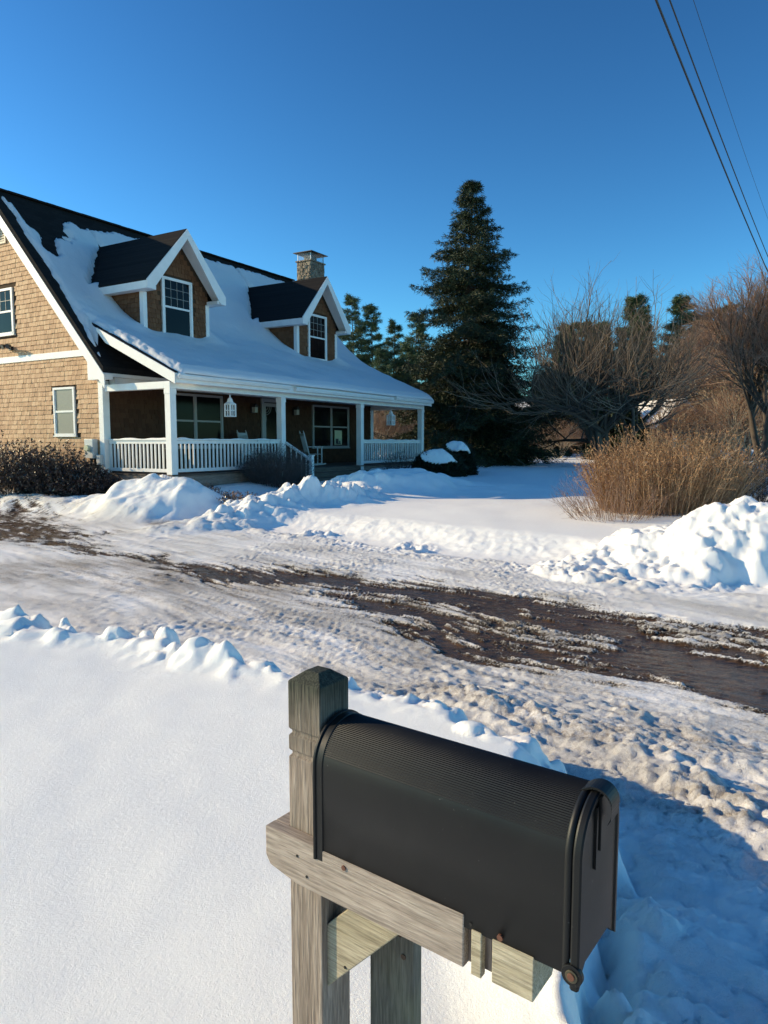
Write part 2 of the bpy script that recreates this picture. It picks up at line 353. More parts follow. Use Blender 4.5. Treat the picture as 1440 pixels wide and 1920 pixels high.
# ------------------------------------------------------------------ terrain
BANK = [(-40, 33), (-20, 19.5), (-12, 13.6), (-6, 8.2), (-3.7, 6.35), (-2.4, 5.35), (-1.72, 5.15), (-1.05, 4.78), (-.48, 4.45), (.02, 4.18), (.60, 3.74), (1.0, 3.14), (.82, 2.5), (.63, 2.0), (.53, 1.54), (.50, .8), (.6, -3), (.6, -30)]
LAWN = [(-60, 44), (-30, 28), (-16, 23), (-10.9, 20.2), (-8.67, 18.7), (-6.32, 16.6), (-5.0, 16.0), (-4.32, 15.9), (-2.4, 14.5), (-1.23, 13.64), (-.19, 12.53), (1.11, 11.3), (2.22, 10.5), (2.77, 9.64), (3.54, 8.82), (4.7, 8.5), (9, 7.5), (20, 5), (60, -5)]
DARKS = [  # centre line, width, strength
    ([(-9.65, 17.4), (-7.95, 15.2), (-6.6, 13.6)], .95, .85), ([(-6.6, 13.3), (-5.2, 12.0), (-3.97, 11.1), (-2.86, 10.24)], .30, .72),
    ([(-2.6, 10.15), (-1.57, 9.6), (-.54, 9.1), (.84, 8.3), (1.59, 7.48), (2.3, 6.5), (2.9, 5.3), (3.4, 4.6)], .50, 1.02),
    ([(-.5, 8.2), (.3, 7.5), (.91, 6.75), (1.69, 5.81), (2.35, 5.04), (3, 4.5)], .40, .85), ([(.21, 9.3), (1.53, 8.1), (2.61, 7.2), (3.75, 6.6), (6, 5)], .26, .78),
    ([(.1, 6.9), (1.0, 6.0), (1.75, 5.3), (2.4, 4.75)], .20, .8), ([(2.1, 5.9), (2.46, 5.2)], .45, 1.15), ([(3.2, 6.0), (4.2, 5.0)], .5, .8)]
BROWNS = [([(-5.69, 10.3), (-2.64, 8.27), (-.62, 6.83), (.35, 5.9)], .45, .45), ([(-4, 10.4), (-1.5, 9.0), (.8, 7.2), (2.2, 5.5), (3.4, 4.6)], 1.1, .62), ([(.2, 8.6), (2.4, 6.8), (4.4, 5.6)], .7, .55),
    ([(.25, 5.1), (.75, 4.75), (1.25, 4.3), (1.8, 3.8), (2.5, 3.3)], .20, .50), ([(-.6, 5.6), (.2, 5.1), (.98, 4.5), (1.79, 3.95)], .14, .30), ([(-5.1, 15.78), (-4.2, 15.62)], .14, .8),
    ([(-10.5, 18.6), (-6.5, 13.6)], 1.2, .5), ([(1.5, 3.25), (2.4, 2.6)], .22, .5), ([(-5, 15.3), (-2, 13.1), (1.5, 10)], .5, .22)]
def warp(X, Y): return X + .35 * pn(X * .7, Y * .7, 21) + .08 * pn(X * 3, Y * 3, 22), Y + .35 * pn(X * .7, Y * .7, 23) + .08 * pn(X * 3, Y * 3, 24)
def terrain(X, Y):
    sh = X.shape; X = X.ravel(); Y = Y.ravel()
    near = (np.abs(X) < 40) & (Y < 50)
    wob = .10 * fbm(X * 1.3, Y * 1.3, 3, 1) + .035 * fbm(X * 6, Y * 6, 2, 2)
    dB = -sdist(BANK, X, Y)                         # > 0 on the camera's snow field
    close = ss(3.0, 2.2, Y) * ss(-.2, .3, X)        # the cut edge beside the mailbox
    dBn = dB + wob * (1 - close * .35)
    dL = sdist(LAWN, X, Y); dLn = dL + wob
    s = X * .72 - Y * .69; t = (X * .69 + Y * .72)
    tw = t + .25 * pn(X * .5, Y * .5, 5)
    # camera-side snow field
    wd = .38 - .27 * close
    field = ss(-.03, wd, dBn)
    zf = .47 + .02 * pn(X * .5, Y * .5, 8) + .005 * fbm(X * 1.6 + .4 * Y, Y * 1.6, 3, 9) + .10 * ss(.9, .2, np.hypot((X - .62) / .55, (Y - 1.75) / .9)) * 1.0
    zf = zf + .045 * np.clip(X, -3, .4) * ss(5.5, 3.5, Y) + .05 * np.exp(-(((Y - 4.15 + .45 * X) / .28) ** 2)) * ss(0, -1, X)
    z = zf * field
    wx_, wy_ = X + .03 * fbm(X * 9, Y * 9, 2, 33), Y + .03 * fbm(X * 9, Y * 9, 2, 34)
    clod = lumps(wx_ * 5, wy_ * 5, 3); clod2 = lumps(wx_ * 12, wy_ * 12, 4); clod0 = lumps(wx_ * 2.2, wy_ * 2.2, 6, .75)
    berm = np.exp(-((dBn - .16) / .20) ** 2) * ss(3.2, 4.3, Y) + .8 * np.exp(-((dBn - .07) / .13) ** 2) * ss(4.3, 3.2, Y) * ss(2.2, 2.7, Y)
    pres = .35 + .65 * ss(-.25, .35, pn(X * 1.1, Y * 1.1, 12) + .15)
    z = z + berm * (.055 + .05 * np.abs(fbm(X * 7, Y * 7, 3, 15)) + pres * (.22 * clod + .06 * clod2 + .07 * (fbm(X * 3, Y * 3, 3, 14) + .4)))
    for (cx, cy, r, h) in [(.26, 3.84, .20, .13), (.42, 3.70, .18, .10), (.72, 3.42, .15, .07), (.95, 3.0, .15, .06), (-.06, 3.98, .10, .07), (-.88, 4.72, .15, .16), (-.70, 4.62, .12, .12), (-1.05, 4.80, .13, .10), (-1.85, 5.12, .20, .15), (-1.6, 5.0, .13, .12), (-2.5, 5.35, .2, .14), (-3.2, 5.8, .25, .16), (-2.9, 5.62, .14, .12), (.72, 1.95, .12, .06), (.72, 2.7, .2, .06), (.62, 3.25, .16, .07), (.84, 3.0, .12, .08)]:
        rg = np.random.RandomState(int(cx * 1000 + cy * 77) & 4095); big = np.zeros_like(X); wX_, wY_ = X + .035 * fbm(X * 8, Y * 8, 3, 31), Y + .035 * fbm(X * 8, Y * 8, 3, 35)
        for q_ in range(9):
            bx_, by_, br_ = cx + rg.normal(0, r * .55), cy + rg.normal(0, r * .45), r * rg.uniform(.25, .75); q = np.hypot(wX_ - bx_, wY_ - by_) / br_
            big = np.maximum(big, h * .58 * rg.uniform(.35, 1) * np.maximum(0, 1 - q ** 3) ** .7)
        z = z + big
    z = z - .13 * np.exp(-(((t - 2.62 + .1 * pn(X, Y, 40)) / .12) ** 2)) * ss(-1.9, -2.4, X) * (dBn > -.1) * ss(-7, -4, X)
    z = z + close * np.exp(-((dBn + .02) / .14) ** 2) * (.10 * clod + .04 * clod2 + .03 * fbm(X * 6, Y * 6, 3, 39))
    # driveway surface
    road = ss(.05, -.25, dBn) * ss(.05, -.25, dLn)
    ruts = fbm(s * .5, tw * 4.5, 4, 50); rub = np.abs(fbm(X * 7, Y * 7, 3, 51)); cl3 = lumps(wx_ * 8, wy_ * 8, 8, .5); fr = np.abs(fbm(X * 16, Y * 16, 3, 53))
    patch = ss(-.1, .5, pn(X * .8 + 9, Y * .8, 52))
    dark = np.zeros_like(X); xw, yw = warp(X, Y)
    for pl, wdt, st in DARKS:
        d, tt = pdist(pl, xw, yw); dark = np.maximum(dark, st * np.exp(-(d / wdt) ** 2 * .7))
    brown = np.zeros_like(X)
    for pl, wdt, st in BROWNS:
        d, tt = pdist(pl, xw, yw); brown = np.maximum(brown, st * np.exp(-(d / wdt) ** 2 * .7))
    strk = fbm(s * .9, tw * 9, 4, 60, .6); strk2 = fbm(s * 2.2, tw * 22, 3, 61, .6)
    dark = dark + .42 * strk * (dark > .1) + .36 * strk2 * (dark > .1) - .05
    brown = brown + .22 * strk * (brown > .05) + .12 * strk2 * (brown > .05)
    dd = ss(.35, .62, dark)
    z = z + road * ((.030 + .006 * ruts + .018 * (.35 + patch) * rub + .009 * cl3 * patch + .009 * fr) * (1 - dd) + .004 * strk2 + .02)
    # lower right: rough ice and ridges between the bank and the driveway
    rr = ss(.02, -.15, dBn) * ss(-1.9, -1.1, dBn) * ss(5.4, 4.6, Y) * (X > -.5)
    rid = fbm(s * .9 + 3, tw * 2.6, 4, 71)
    z = z + rr * (.05 + .035 * rid + .010 * rub + .006 * fr + .06 * np.exp(-((dBn + .75 + .12 * pn(X * 2, Y * 2, 72)) / .13) ** 2) * (.5 + .6 * clod2) + .03 * clod * ss(.1, .5, pn(X * 1.4, Y * 1.4, 73)) + .008 * clod2)
    dk = ss(2.95, 2.3, Y) * ss(.03, -.15, dBn) * (X > .2)
    z = z + dk * (.03 + .035 * clod * ss(-.2, .4, pn(X * 2, Y * 2, 75)) + .018 * clod2 + .05 * fbm(X * 2, Y * 2, 3, 74) + .22 * ss(2.3, .9, Y))
    # lawn side
    for t0, off in ((4.30, 0), (4.78, .4), (5.55, .2), (6.15, .7), (6.9, .1), (3.95, .5)):
        q = (t - t0 + .22 * np.sin(s * .35 + off * 6)); bnd = np.exp(-(q / .10) ** 4); z = z + road * bnd * (.0045 * np.sin((s + np.abs(q) * .8) * 2 * np.pi / .125 + off) * ss(-.3, .4, pn(X * .7, Y * .7, 54 + int(off * 10))) - .010) * (1 - dd)
    lawn = .30 * ss(0, 1.5, dLn) + .20 * ss(.5, 5, dL) * 1 + .22 * ss(17, 32, Y) + .17 * ss(35, 90, Y)
    z = z + lawn + ss(0, 2, dL) * .025 * fbm(X * .35, Y * .35, 3, 80)
    bl = np.exp(-((dLn - .12) / .26) ** 2) * ss(-4.6, -3.4, X) * ss(3.2, 2.4, X); z = z + bl * (.02 + ss(-.2, .5, pn(X * .9, Y * .9, 81)) * (.10 * clod + .035 * clod2 + .05 * (fbm(X * 2.5, Y * 2.5, 2, 82) + .3)))
    bl2 = np.exp(-((dLn + .45) / .35) ** 2) * (X > -4) * (X < 9); z = z + bl2 * (.05 * ss(2.2, .8, X) * clod * ss(-.1, .4, pn(X * 1.5, Y * 1.5, 83)) + .018 * clod2)
    # plough pile on the right
    d, tt = pdist([(3.3, 9.9), (3.85, 10.1), (4.7, 10.25), (6, 10.3), (9, 10.1), (14, 9.6), (22, 8)], X + .16 * fbm(X * 1.5, Y * 1.5, 2, 90), Y + .16 * fbm(X * 1.5, Y * 1.5, 2, 91))
    hh = np.interp(tt, [0, 1 / 6, 2 / 6, 3 / 6, 1], [.04, .22, .44, .58, .64]); wd2 = np.where(Y < 10.2, 1.30, .95)
    prof = np.maximum(0, 1 - (d / wd2) ** 2); wX, wY = X + .10 * fbm(X * 2.2, Y * 2.2, 3, 97), Y + .10 * fbm(X * 2.2, Y * 2.2, 3, 98); Lb = lumps(wX * .95, wY * .95, 9, .85); Lc = lumps(wX * 2.9, wY * 2.9, 13, .7)
    z = z + prof ** .8 * hh * (.82 + .30 * fbm(X * .9, Y * .9, 3, 92)) + ss(0, .25, prof) * (.34 * Lb * ss(.1, .8, tt + .3) + .09 * Lc + .02 * clod + .018 * clod2 + .07 * (.35 - np.abs(fbm(X * 1.7, Y * 1.7, 4, 93))) + .03 * fbm(X * 7, Y * 7, 3, 94)) * np.minimum(1, .4 + prof)
    foot = np.exp(-((d - wd2) / .22) ** 2) * (Y < 9.9) * ss(3.2, 4.2, X); z = z + foot * (.06 * clod + .035 * clod2)
    # shovelled mounds before the house
    for cx, cy, rx, ry, a, h, lump in [(-5.5, 17.1, 1.55, 1.0, -.2, .60, .25), (-8.7, 18.7, 3.3, .85, -.42, .40, .3), (-2.7, 16.25, 1.7, .6, .62, .28, 1.3), (-1.2, 17.2, 1.2, .6, .1, .24, 1.3), (.35, 19.6, 1.7, 1.15, .1, .50, .2), (-.9, 18.6, 1.1, .7, 0, .22, .6), (2.2, 20.5, 2.2, 1.2, 0, .12, .1), (-3.2, 14.95, 1.5, .5, .55, .20, .7)]:
        ca, sa = math.cos(a), math.sin(a); wx = .18 * fbm(X * 1.2, Y * 1.2, 2, 95); px = ((X - cx) * ca + (Y - cy) * sa) / rx; py = (-(X - cx) * sa + (Y - cy) * ca) / ry
        q = np.hypot(px, py) + wx; e = np.exp(-(q ** 3) * .9)
        z = z + h * e * (1 + .25 * lump * fbm(X * 1.7, Y * 1.7, 3, 96)) + e * lump * (.07 * clod + .11 * Lc + .015 * clod2)
    lx = (X - P0[0]) * EX[0] + (Y - P0[1]) * EX[1]; ly = (X - P0[0]) * EY[0] + (Y - P0[1]) * EY[1]
    bed = ss(-1.6, -.5, ly) * ss(.6, .2, ly) * ((lx > -.5) & (lx < 14.5)) ; z = z + bed * (.16 * ss(4.6, 4.2, lx) + .2 * ss(9.2, 9.8, lx))
    z = np.where((Y > 60) | (np.abs(X) > 45), z + .05, z)
    ice = np.clip(road * (.40 + .40 * fbm(s * .7, tw * 1.6, 4, 57) + .12 * strk) + rr * .05, 0, 1) * (1 - .5 * np.clip(bl2, 0, 1))
    on = ss(.12, -.12, dBn) * ss(.25, -.05, dLn)
    dark = np.clip(dark, 0, 1.2) * on; brown = np.clip(brown, 0, 1) * np.maximum(on, rr)
    nx, ny = -4.6, 15.7; e = np.exp(-(((X - nx) / .6) ** 2 + ((Y - ny) / .16) ** 2)); brown = np.maximum(brown, .8 * e); z = z - .06 * e
    ice = ice * (1 - .8 * dk); brown = brown * (1 - dk)
    mk = np.stack([dark, brown, ice, np.ones_like(X)], 1)
    return z.reshape(sh), mk, dBn, dLn
def axis_pts(spec):
    a = [spec[0][0]]
    for lo, hi, st in [(spec[i][0], spec[i + 1][0], spec[i][1]) for i in range(len(spec) - 1)]:
        n = max(1, int(round((hi - lo) / st))); a += [lo + (hi - lo) * (k + 1) / n for k in range(n)]
    return np.array(a)
xs = axis_pts([(-600, 25), (-60, 1.5), (-20, .25), (-12, .07), (-6, .04), (-2.4, .018), (2.6, .035), (7, .07), (14, .3), (30, 2), (60, 30), (600, 0)])
ys = axis_pts([(-60, 4), (-4, .25), (1.1, .016), (5.8, .028), (12, .045), (20, .1), (32, .5), (60, 5), (120, 40), (900, 0)])
GX, GY = np.meshgrid(xs, ys); GZ, MK, DB, DL = terrain(GX, GY)
V = np.stack([GX.ravel(), GY.ravel(), GZ.ravel()], 1); nx = len(xs)
idx = np.arange(len(V)).reshape(GX.shape); F = np.stack([idx[:-1, :-1], idx[:-1, 1:], idx[1:, 1:], idx[1:, :-1]], -1).reshape(-1, 4)
fb = DB[F[:, 0]] > .05; fl = DL[F[:, 0]] > .1
for nm, msk in (('snow_field', fb), ('snow_lawn', fl & ~fb), ('driveway', ~fb & ~fl)):
    f = F[msk]; u, inv = np.unique(f, return_inverse=True)
    tag(np_mesh(nm, V[u], inv.reshape(-1, 4), M_ground, attrs={'mk': ('FLOAT_COLOR', MK[u])}), kind='structure')
def gz(x, y): return float(terrain(np.array([x], float), np.array([y], float))[0][0])

# ------------------------------------------------------------------ the house
house = empty('house', (P0[0], P0[1], 0), R(59))
tag(house, 'shingled two storey house with snowy roof, two dormers and white railed porch', 'house')
ZR, YR, SL = 9.33, 7.0, 1.107
def zm(y): return ZR - SL * abs(YR - y)
XL, XR, YF, YB = 0.0, 13.9, 2.5, 11.5
W = MB()
prof = [(YF, .3), (YB, .3), (YB, zm(YB) - .13), (YR, ZR - .14), (YF, zm(YF) - .13)]
W.prism(prof, XL, XR, lambda p, q, t: (t, p, q)); W.build('wall', M_back, house)
def shingles(fn, u0, u1, z0, z1, clip=None, holes=(), exp_=.135, wmin=.09, wmax=.2):
    mb = MB(); z = z0; row = 0
    while z < z1:
        zt = min(z + exp_, z1); a, b = u0, u1
        if clip: a, b = clip(z, zt)
        u = a - random.random() * .1
        while u < b:
            wdt = random.uniform(wmin, wmax); ua, ub = max(u, a), min(u + wdt - .008, b); u += wdt
            if ub - ua < .02: continue
            if any(ua < h[1] and ub > h[0] and z < h[3] and zt > h[2] for h in holes): continue
            dz = random.uniform(-.006, .006); o0 = random.uniform(.024, .036)
            vs = [fn(ua, z + dz, .0), fn(ub, z + dz, .0), fn(ub, z + dz, o0), fn(ua, z + dz, o0), fn(ua, zt + .012, .0), fn(ub, zt + .012, .0), fn(ub, zt + .012, .008), fn(ua, zt + .012, .008)]
            mb.add(vs, [(0, 1, 2, 3), (3, 2, 6, 7), (0, 3, 7, 4), (1, 5, 6, 2), (4, 7, 6, 5)])
        z += exp_; row += 1
    return mb
def gclip(z, zt):
    h = (ZR - .3 - zt) / SL; return max(YF + .02, YR - h), min(YB, YR + h)
gh = [(3.66, 4.66, 2.01, 3.42), (6.36, 7.42, 5.04, 6.44)]
shingles(lambda u, z, o: (XL - .001 - o, u, z), YF, YB, .35, ZR - .4, gclip, gh).build('siding', M_shingle, house)
shingles(lambda u, z, o: (u, YF - .001 - o, z), .2, 13.8, .9, 3.9, None, [(2.1, 4.6, .9, 3.4), (6.45, 7.75, .9, 3.42), (9.48, 12.04, 1.6, 3.3)]).build('siding', M_shingle_porchshade, house)
# roofs
m = MB(); th = .13
m.prism([(2.05, zm(2.05)), (YR, ZR), (11.95, zm(11.95)), (11.95, zm(11.95) - .16), (YR, ZR - .18), (2.05, zm(2.05) - .16)], -.32, 14.12, lambda p, q, t: (t, p, q))
roof = m.build('roof', M_roof, house)
m = MB()
for k in range(46):
    x0 = -.33 + k * .315; m.box(x0, x0 + .31, YR - .13, YR + .13, ZR - .01, ZR + .035 + random.uniform(0, .008))
m.build('ridge_cap', M_roof, roof)
# rake boards + soffit on the near gable
m = MB(); hb = .27
for sgn in (-1, 1):
    ye = YR + sgn * 5.0
    m.prism([(YR, ZR - .19), (YR, ZR - .19 - hb * 1.35), (ye, zm(ye) - .17 - hb * 1.35), (ye, zm(ye) - .17)], -.335, -.30, lambda p, q, t: (t, p, q))
m.build('rake_board', M_white, house)
m = MB()
m.prism([(YR, ZR - .21), (2.07, zm(2.07) - .185), (2.07, zm(2.07) - .225), (YR, ZR - .25), (11.93, zm(11.93) - .225), (11.93, zm(11.93) - .185)], -.299, XL - .035, lambda p, q, t: (t, p, q))
m.build('soffit', M_white, house)
m = MB()
for sgn in (-1,):
    m.prism([(YR, ZR - .19), (YR, ZR - .55), (2.0, zm(2.0) - .5), (2.0, zm(2.0) - .17)], 14.10, 14.14, lambda p, q, t: (t, p, q))
m.build('rake_board', M_white, house)
m = MB(); m.prism([(2.03, zm(2.05) - .18), (2.72, zm(2.72) - .24), (2.72, 3.52), (2.03, 3.52)], -.298, -.032, lambda p, q, t: (t, p, q)); m.build('eave_return', M_white, house)
MB().box(-.05, -.031, 2.74, 11.3, 4.22, 4.40).build('band_board', M_white, house, bevel=.004)
MB().box(-.052, .16, YF - .05, 2.64, .42, 3.515).build('corner_board', M_white, house, bevel=.004)
MB().box(13.74, 13.95, YF - .05, 2.64, .42, 3.6).build('corner_board', M_white, house, bevel=.004)
MB().box(-.3, 13.95, 2.06, 2.18, 3.60, 3.78).build('eave_fascia', M_white, house)
MB().box(.17, 13.7, 2.2, 2.44, 3.40, 3.60).build('frieze_board', M_white, house)
# windows : thing-part 'window' with panes, sashes, grilles as sub-parts
def window(fn, u0, u1, z0, z1, glass=M_glass, fm=M_white, split=True, grid=None, units=1, parent=None, fw=.07, blind=False):
    f = MB()
    def bx(mb, a, b, c, d, o0, o1):
        vs = [fn(x, z, o) for o in (o0, o1) for z in (c, d) for x in (a, b)]
        mb.add(vs, [(0, 2, 3, 1), (4, 5, 7, 6), (0, 1, 5, 4), (1, 3, 7, 5), (3, 2, 6, 7), (2, 0, 4, 6)])
    bx(f, u0, u0 + fw, z0, z1, 0, .055); bx(f, u1 - fw, u1, z0, z1, 0, .055); bx(f, u0 + fw, u1 - fw, z1 - fw, z1, 0, .055); bx(f, u0 + fw, u1 - fw, z0, z0 + fw, 0, .062)
    bx(f, u0 - .03, u1 + .03, z0 - .035, z0 - .001, 0, .075)
    uw = (u1 - u0 - fw) / units
    for k in range(1, units): c = u0 + fw * .5 + uw * k; bx(f, c - fw * .6, c + fw * .6, z0 + fw, z1 - fw, 0, .053)
    fo = f.build('window', fm, parent or house)
    for k in range(units):
        a = u0 + fw * .5 + uw * k + fw * .55; b = a + uw - fw * 1.1
        p = MB(); bx(p, a, b, z0 + fw, z1 - fw, .0, .022); p.build('pane', glass, fo if parent is None else parent)
        s = MB(); zc = (z0 + z1) / 2
        if split: bx(s, a, b, zc - .028, zc + .028, .022, .046)
        bx(s, a, a + .03, z0 + fw, z1 - fw, .0221, .04); bx(s, b - .03, b, z0 + fw, z1 - fw, .0221, .04)
        s.build('sash', fm, fo if parent is None else parent)
        if grid:
            g = MB(); nc, nr = grid
            for i in range(1, nc): c = a + .03 + (b - a - .06) * i / nc; bx(g, c - .006, c + .006, zc + .03, z1 - fw, .0222, .030)
            for i in range(1, nr): c = zc + .03 + (z1 - fw - zc - .03) * i / nr; bx(g, a + .03, b - .03, c - .006, c + .006, .0223, .0312)
            g.build('grille', M_frame_dim, fo if parent is None else parent)
    return fo
G = lambda u, z, o: (XL - .002 - o, u, z)
Fw = lambda u, z, o: (u, YF - .002 - o, z)
window(G, 3.68, 4.64, 2.03, 3.40, glass=M_blind, fw=.06)
window(G, 6.38, 7.40, 5.06, 6.42, grid=(3, 2))
window(Fw, 2.15, 4.58, 2.02 - .35, 3.34, glass=M_screen, fm=M_frame_dim, units=2)
wr_ = window(Fw, 9.50, 12.02, 1.62, 3.28, glass=M_screen, fm=M_frame_dim, units=2)
MB().box(10.98, 11.5, 2.462, 2.468, 1.74, 2.32).build('poster', M_poster, wr_)
m = MB(); m.box(11.05, 11.25, 2.458, 2.4615, 1.78, 1.98); m.box(11.12, 11.42, 2.458, 2.4615, 1.76, 1.80); m.box(11.3, 11.38, 2.458, 2.4615, 1.8, 1.9); m.build('poster_print', M_dark, wr_)
# louvred vent
m = MB(); m.box(-.06, -.031, 6.56, 6.62, 7.72, 8.6); m.box(-.06, -.031, 7.38, 7.44, 7.72, 8.6); m.box(-.06, -.031, 6.62, 7.38, 7.72, 7.78)
vent = m.build('gable_vent', M_louver, house)
m = MB()
for k in range(11):
    zc = 7.80 + k * .075; wv = min(.38, (ZR - .5 - zc) / SL)
    m.prism([(-.055, zc), (-.03, zc + .06), (-.026, zc + .055), (-.05, zc - .008)], 7 - wv, 7 + wv, lambda p, q, t: (p, t, q))
m.build('slat', M_louver, vent)
# dormers
def dormer(c):
    d = MB(); hw = 1.28; ze = 6.62
    d.prism([(c - hw, 4.2), (c + hw, 4.2), (c + hw, ze), (c, ze + hw * 1.1 - .02), (c - hw, ze)], YF, 6.0, lambda p, q, t: (p, t, q)); do = d.build('dormer', M_back, house)
    apex = 8.14
    def dclip(z, zt):
        h = min(hw, (apex - .30 - zt) / 1.1); return c - h, c + h
    shingles(lambda u, z, o: (u, YF - .001 - o, z), c - hw, c + hw, 4.65, 7.8, dclip, [(c - .6, c + .6, 5.05, 6.73)]).build('siding', M_shingle_shade, do)
    shingles(lambda u, z, o: (c - hw - .001 - o, u, z), YF, 4.6, 4.65, 6.5, lambda z, zt: (YF, min(4.7, 7 - (ZR - zt - .1) / SL)), ()).build('siding', M_shingle_shade, do)
    r = MB(); hr = 1.56
    def zr(x): return apex - 1.1 * abs(x - c)
    r.prism([(c - hr, zr(c - hr)), (c, apex), (c + hr, zr(c + hr)), (c + hr, zr(c + hr) - .10), (c, apex - .13), (c - hr, zr(c - hr) - .10)], 2.0, 6.2, lambda p, q, t: (p, t, q)); r.build('roof', M_roof, do)
    b = MB()
    for s in (-1, 1):
        b.prism([(c, apex - .02), (c + s * (hr + .005), zr(c + hr) - .025), (c + s * (hr + .005), zr(c + hr) - .27), (c + s * (hr - .22), zr(c + hr) - .27), (c, apex - .30)], 1.965, 1.999, lambda p, q, t: (p, t, q))
    b.build('rake_board', M_white, do)
    b = MB()
    for s in (-1, 1):
        a0, a1 = sorted((c + s * (hr + .012), c + s * (hr - .02)))
        b.box(a0, a1, 2.0, 4.4, zr(c + hr) - .27, zr(c + hr) - .06)
        a0, a1 = sorted((c + s * (hr - .021), c + s * (hw + .032))); b.box(a0, a1, 2.0, 4.4, zr(c + hr) - .27, zr(c + hr) - .24)
        b.box(*sorted((c + s * (hr - .021), c + s * (hw - .06))), 2.0, 2.46, zr(c + hr) - .269, zr(c + hr) - .17)
        b.prism([(c + s * (hr - .02), zr(c + hr) - .12), (c, apex - .15), (c, apex - .19), (c + s * (hr - .02), zr(c + hr) - .16)], 2.0, 2.468, lambda p, q, t: (p, t, q))
    b.build('soffit', M_white, do)
    for s in (-1, 1):
        MB().box(*sorted((c + s * (hw + .034), c + s * (hw - .11))), 2.455, 2.60, 4.6, zr(c + hr) - .272).build('corner_board', M_white, do, bevel=.003)
    window(Fw, c - .60, c + .60, 5.0, 6.73, parent=do, grid=(4, 3), fw=.08)
    return do
dormer(2.75); dormer(9.88)
# chimney
m = MB()
rr = random.Random(5)
m.box(14.14, 15.2, 5.92, 6.75, .4, 10.12); ch = m.build('chimney', M_stone, house, bevel=.03)
m = MB()
for i in range(150):      # projecting stones
    s = rr.random(); z = rr.uniform(8.5, 10.0); w_ = rr.uniform(.1, .24); h_ = rr.uniform(.07, .15)
    if s < .5: u = rr.uniform(5.95, 6.6); m.box(14.14 - rr.uniform(.01, .04), 14.15, u, u + w_ * .8, z, z + h_)
    else: u = rr.uniform(14.16, 15.0); m.box(u, u + w_, 5.92 - rr.uniform(.01, .04), 5.93, z, z + h_)
m.build('stone', M_stone, ch, bevel=.012)
m = MB(); m.box(14.10, 15.24, 5.88, 6.79, 10.122, 10.18); m.build('crown', M_stone, ch)
for x in (14.17, 15.14):
    for y in (5.95, 6.69): MB().box(x, x + .03, y, y + .03, 10.18, 10.52).build('cap_leg', M_steel, ch)
MB().box(14.45, 14.9, 6.15, 6.55, 10.181, 10.42).build('flue', M_stone, ch)
MSH = mat('spark_mesh', (.30, .32, .34), .4, .5, .6)[0]
m = MB()
for k in range(16):
    t = k / 15
    m.box(14.18 + t * .96, 14.186 + t * .96, 5.955, 5.96, 10.18, 10.5); m.box(14.175, 14.18, 5.96 + t * .72, 5.966 + t * .72, 10.18, 10.5)
for k in range(6):
    zz = 10.2 + k * .055; m.box(14.18, 15.15, 5.948, 5.953, zz, zz + .006); m.box(14.168, 14.173, 5.96, 6.7, zz, zz + .006)
m.build('spark_screen', MSH, ch)
m = MB(); m.add([(14.02, 5.8, 10.52), (15.32, 5.8, 10.52), (15.32, 6.87, 10.52), (14.02, 6.87, 10.52), (14.02, 5.8, 10.545), (15.32, 5.8, 10.545), (15.32, 6.87, 10.545), (14.02, 6.87, 10.545), (14.67, 6.33, 10.68)],
                [(0, 3, 2, 1), (0, 1, 5, 4), (1, 2, 6, 5), (2, 3, 7, 6), (3, 0, 4, 7), (4, 5, 8), (5, 6, 8), (6, 7, 8), (7, 4, 8)]); m.build('chimney_cap', M_dark, ch)
# porch
ZP0, SP, YE = 3.62, .46, -.32
def zp(y): return ZP0 + SP * (y - YE)
yt = 2.78
m = MB(); m.prism([(YE, zp(YE)), (yt + .3, zp(yt + .3)), (yt + .3, zp(yt + .3) - .1), (YE, zp(YE) - .08)], .0, 14.08, lambda p, q, t: (t, p, q)); pr = m.build('porch_roof', M_roof, house)
m = MB(); m.prism([(YE + .02, zp(YE) - .085), (2.3, zp(2.3) - .105), (2.3, zp(2.3) - .14), (YE + .02, zp(YE) - .12)], .04, 14.04, lambda p, q, t: (t, p, q)); m.build('ceiling', M_white, pr)
for x0 in (-.035, 14.082):
    m = MB(); m.prism([(YE - .01, zp(YE) - .03), (yt - .15, zp(yt - .15) - .03), (yt - .15, zp(yt - .15) - .12), (2.3, zp(2.3) - .30), (YE - .01, zp(YE) - .30)], x0, x0 + .034, lambda p, q, t: (t, p, q)); m.build('rake_board', M_white, pr, bevel=.003)
MB().box(.0, 14.08, YE - .035, YE - .001, zp(YE) - .27, zp(YE) - .03).build('fascia', M_white, pr)
for a, b, g in [(.02, 4.5, 0), (4.75, 10.75, -.03), (10.95, 14.06, 0)]:
    m = MB(); z = zp(YE) - .05 + g; y = YE - .036
    m.prism([(y, z), (y - .11, z), (y - .125, z - .04), (y - .09, z - .12), (y, z - .12)], a, b, lambda p, q, t: (t, p, q)); m.build('gutter', M_white, pr, bevel=.004)
MB().box(.0, 13.9, -.1, .12, 3.22, 3.40).build('porch_beam', M_white, house, bevel=.005)
MB().box(.0, .2, .12, 2.44, 3.22, 3.40).build('porch_beam', M_white, house, bevel=.005)
MB().box(13.7, 13.9, .12, 2.44, 3.22, 3.40).build('porch_beam', M_white, house, bevel=.005)
ZD = 1.0
for x, y in ((0.0, -.1), (4.46, -.1), (8.98, -.1), (13.68, -.1)):
    m = MB(); m.box(x, x + .2, y, y + .2, .55, 3.22); m.box(x - .012, x + .212, y - .012, y + .212, 3.08, 3.2); m.build('porch_post', M_white, house, bevel=.006)
m = MB()
for k in range(19): m.box(-.02, 13.92, -.12 + k * .1385, -.12 + k * .1385 + .134, ZD - .04, ZD)
m.build('porch_deck', M_deck, house)
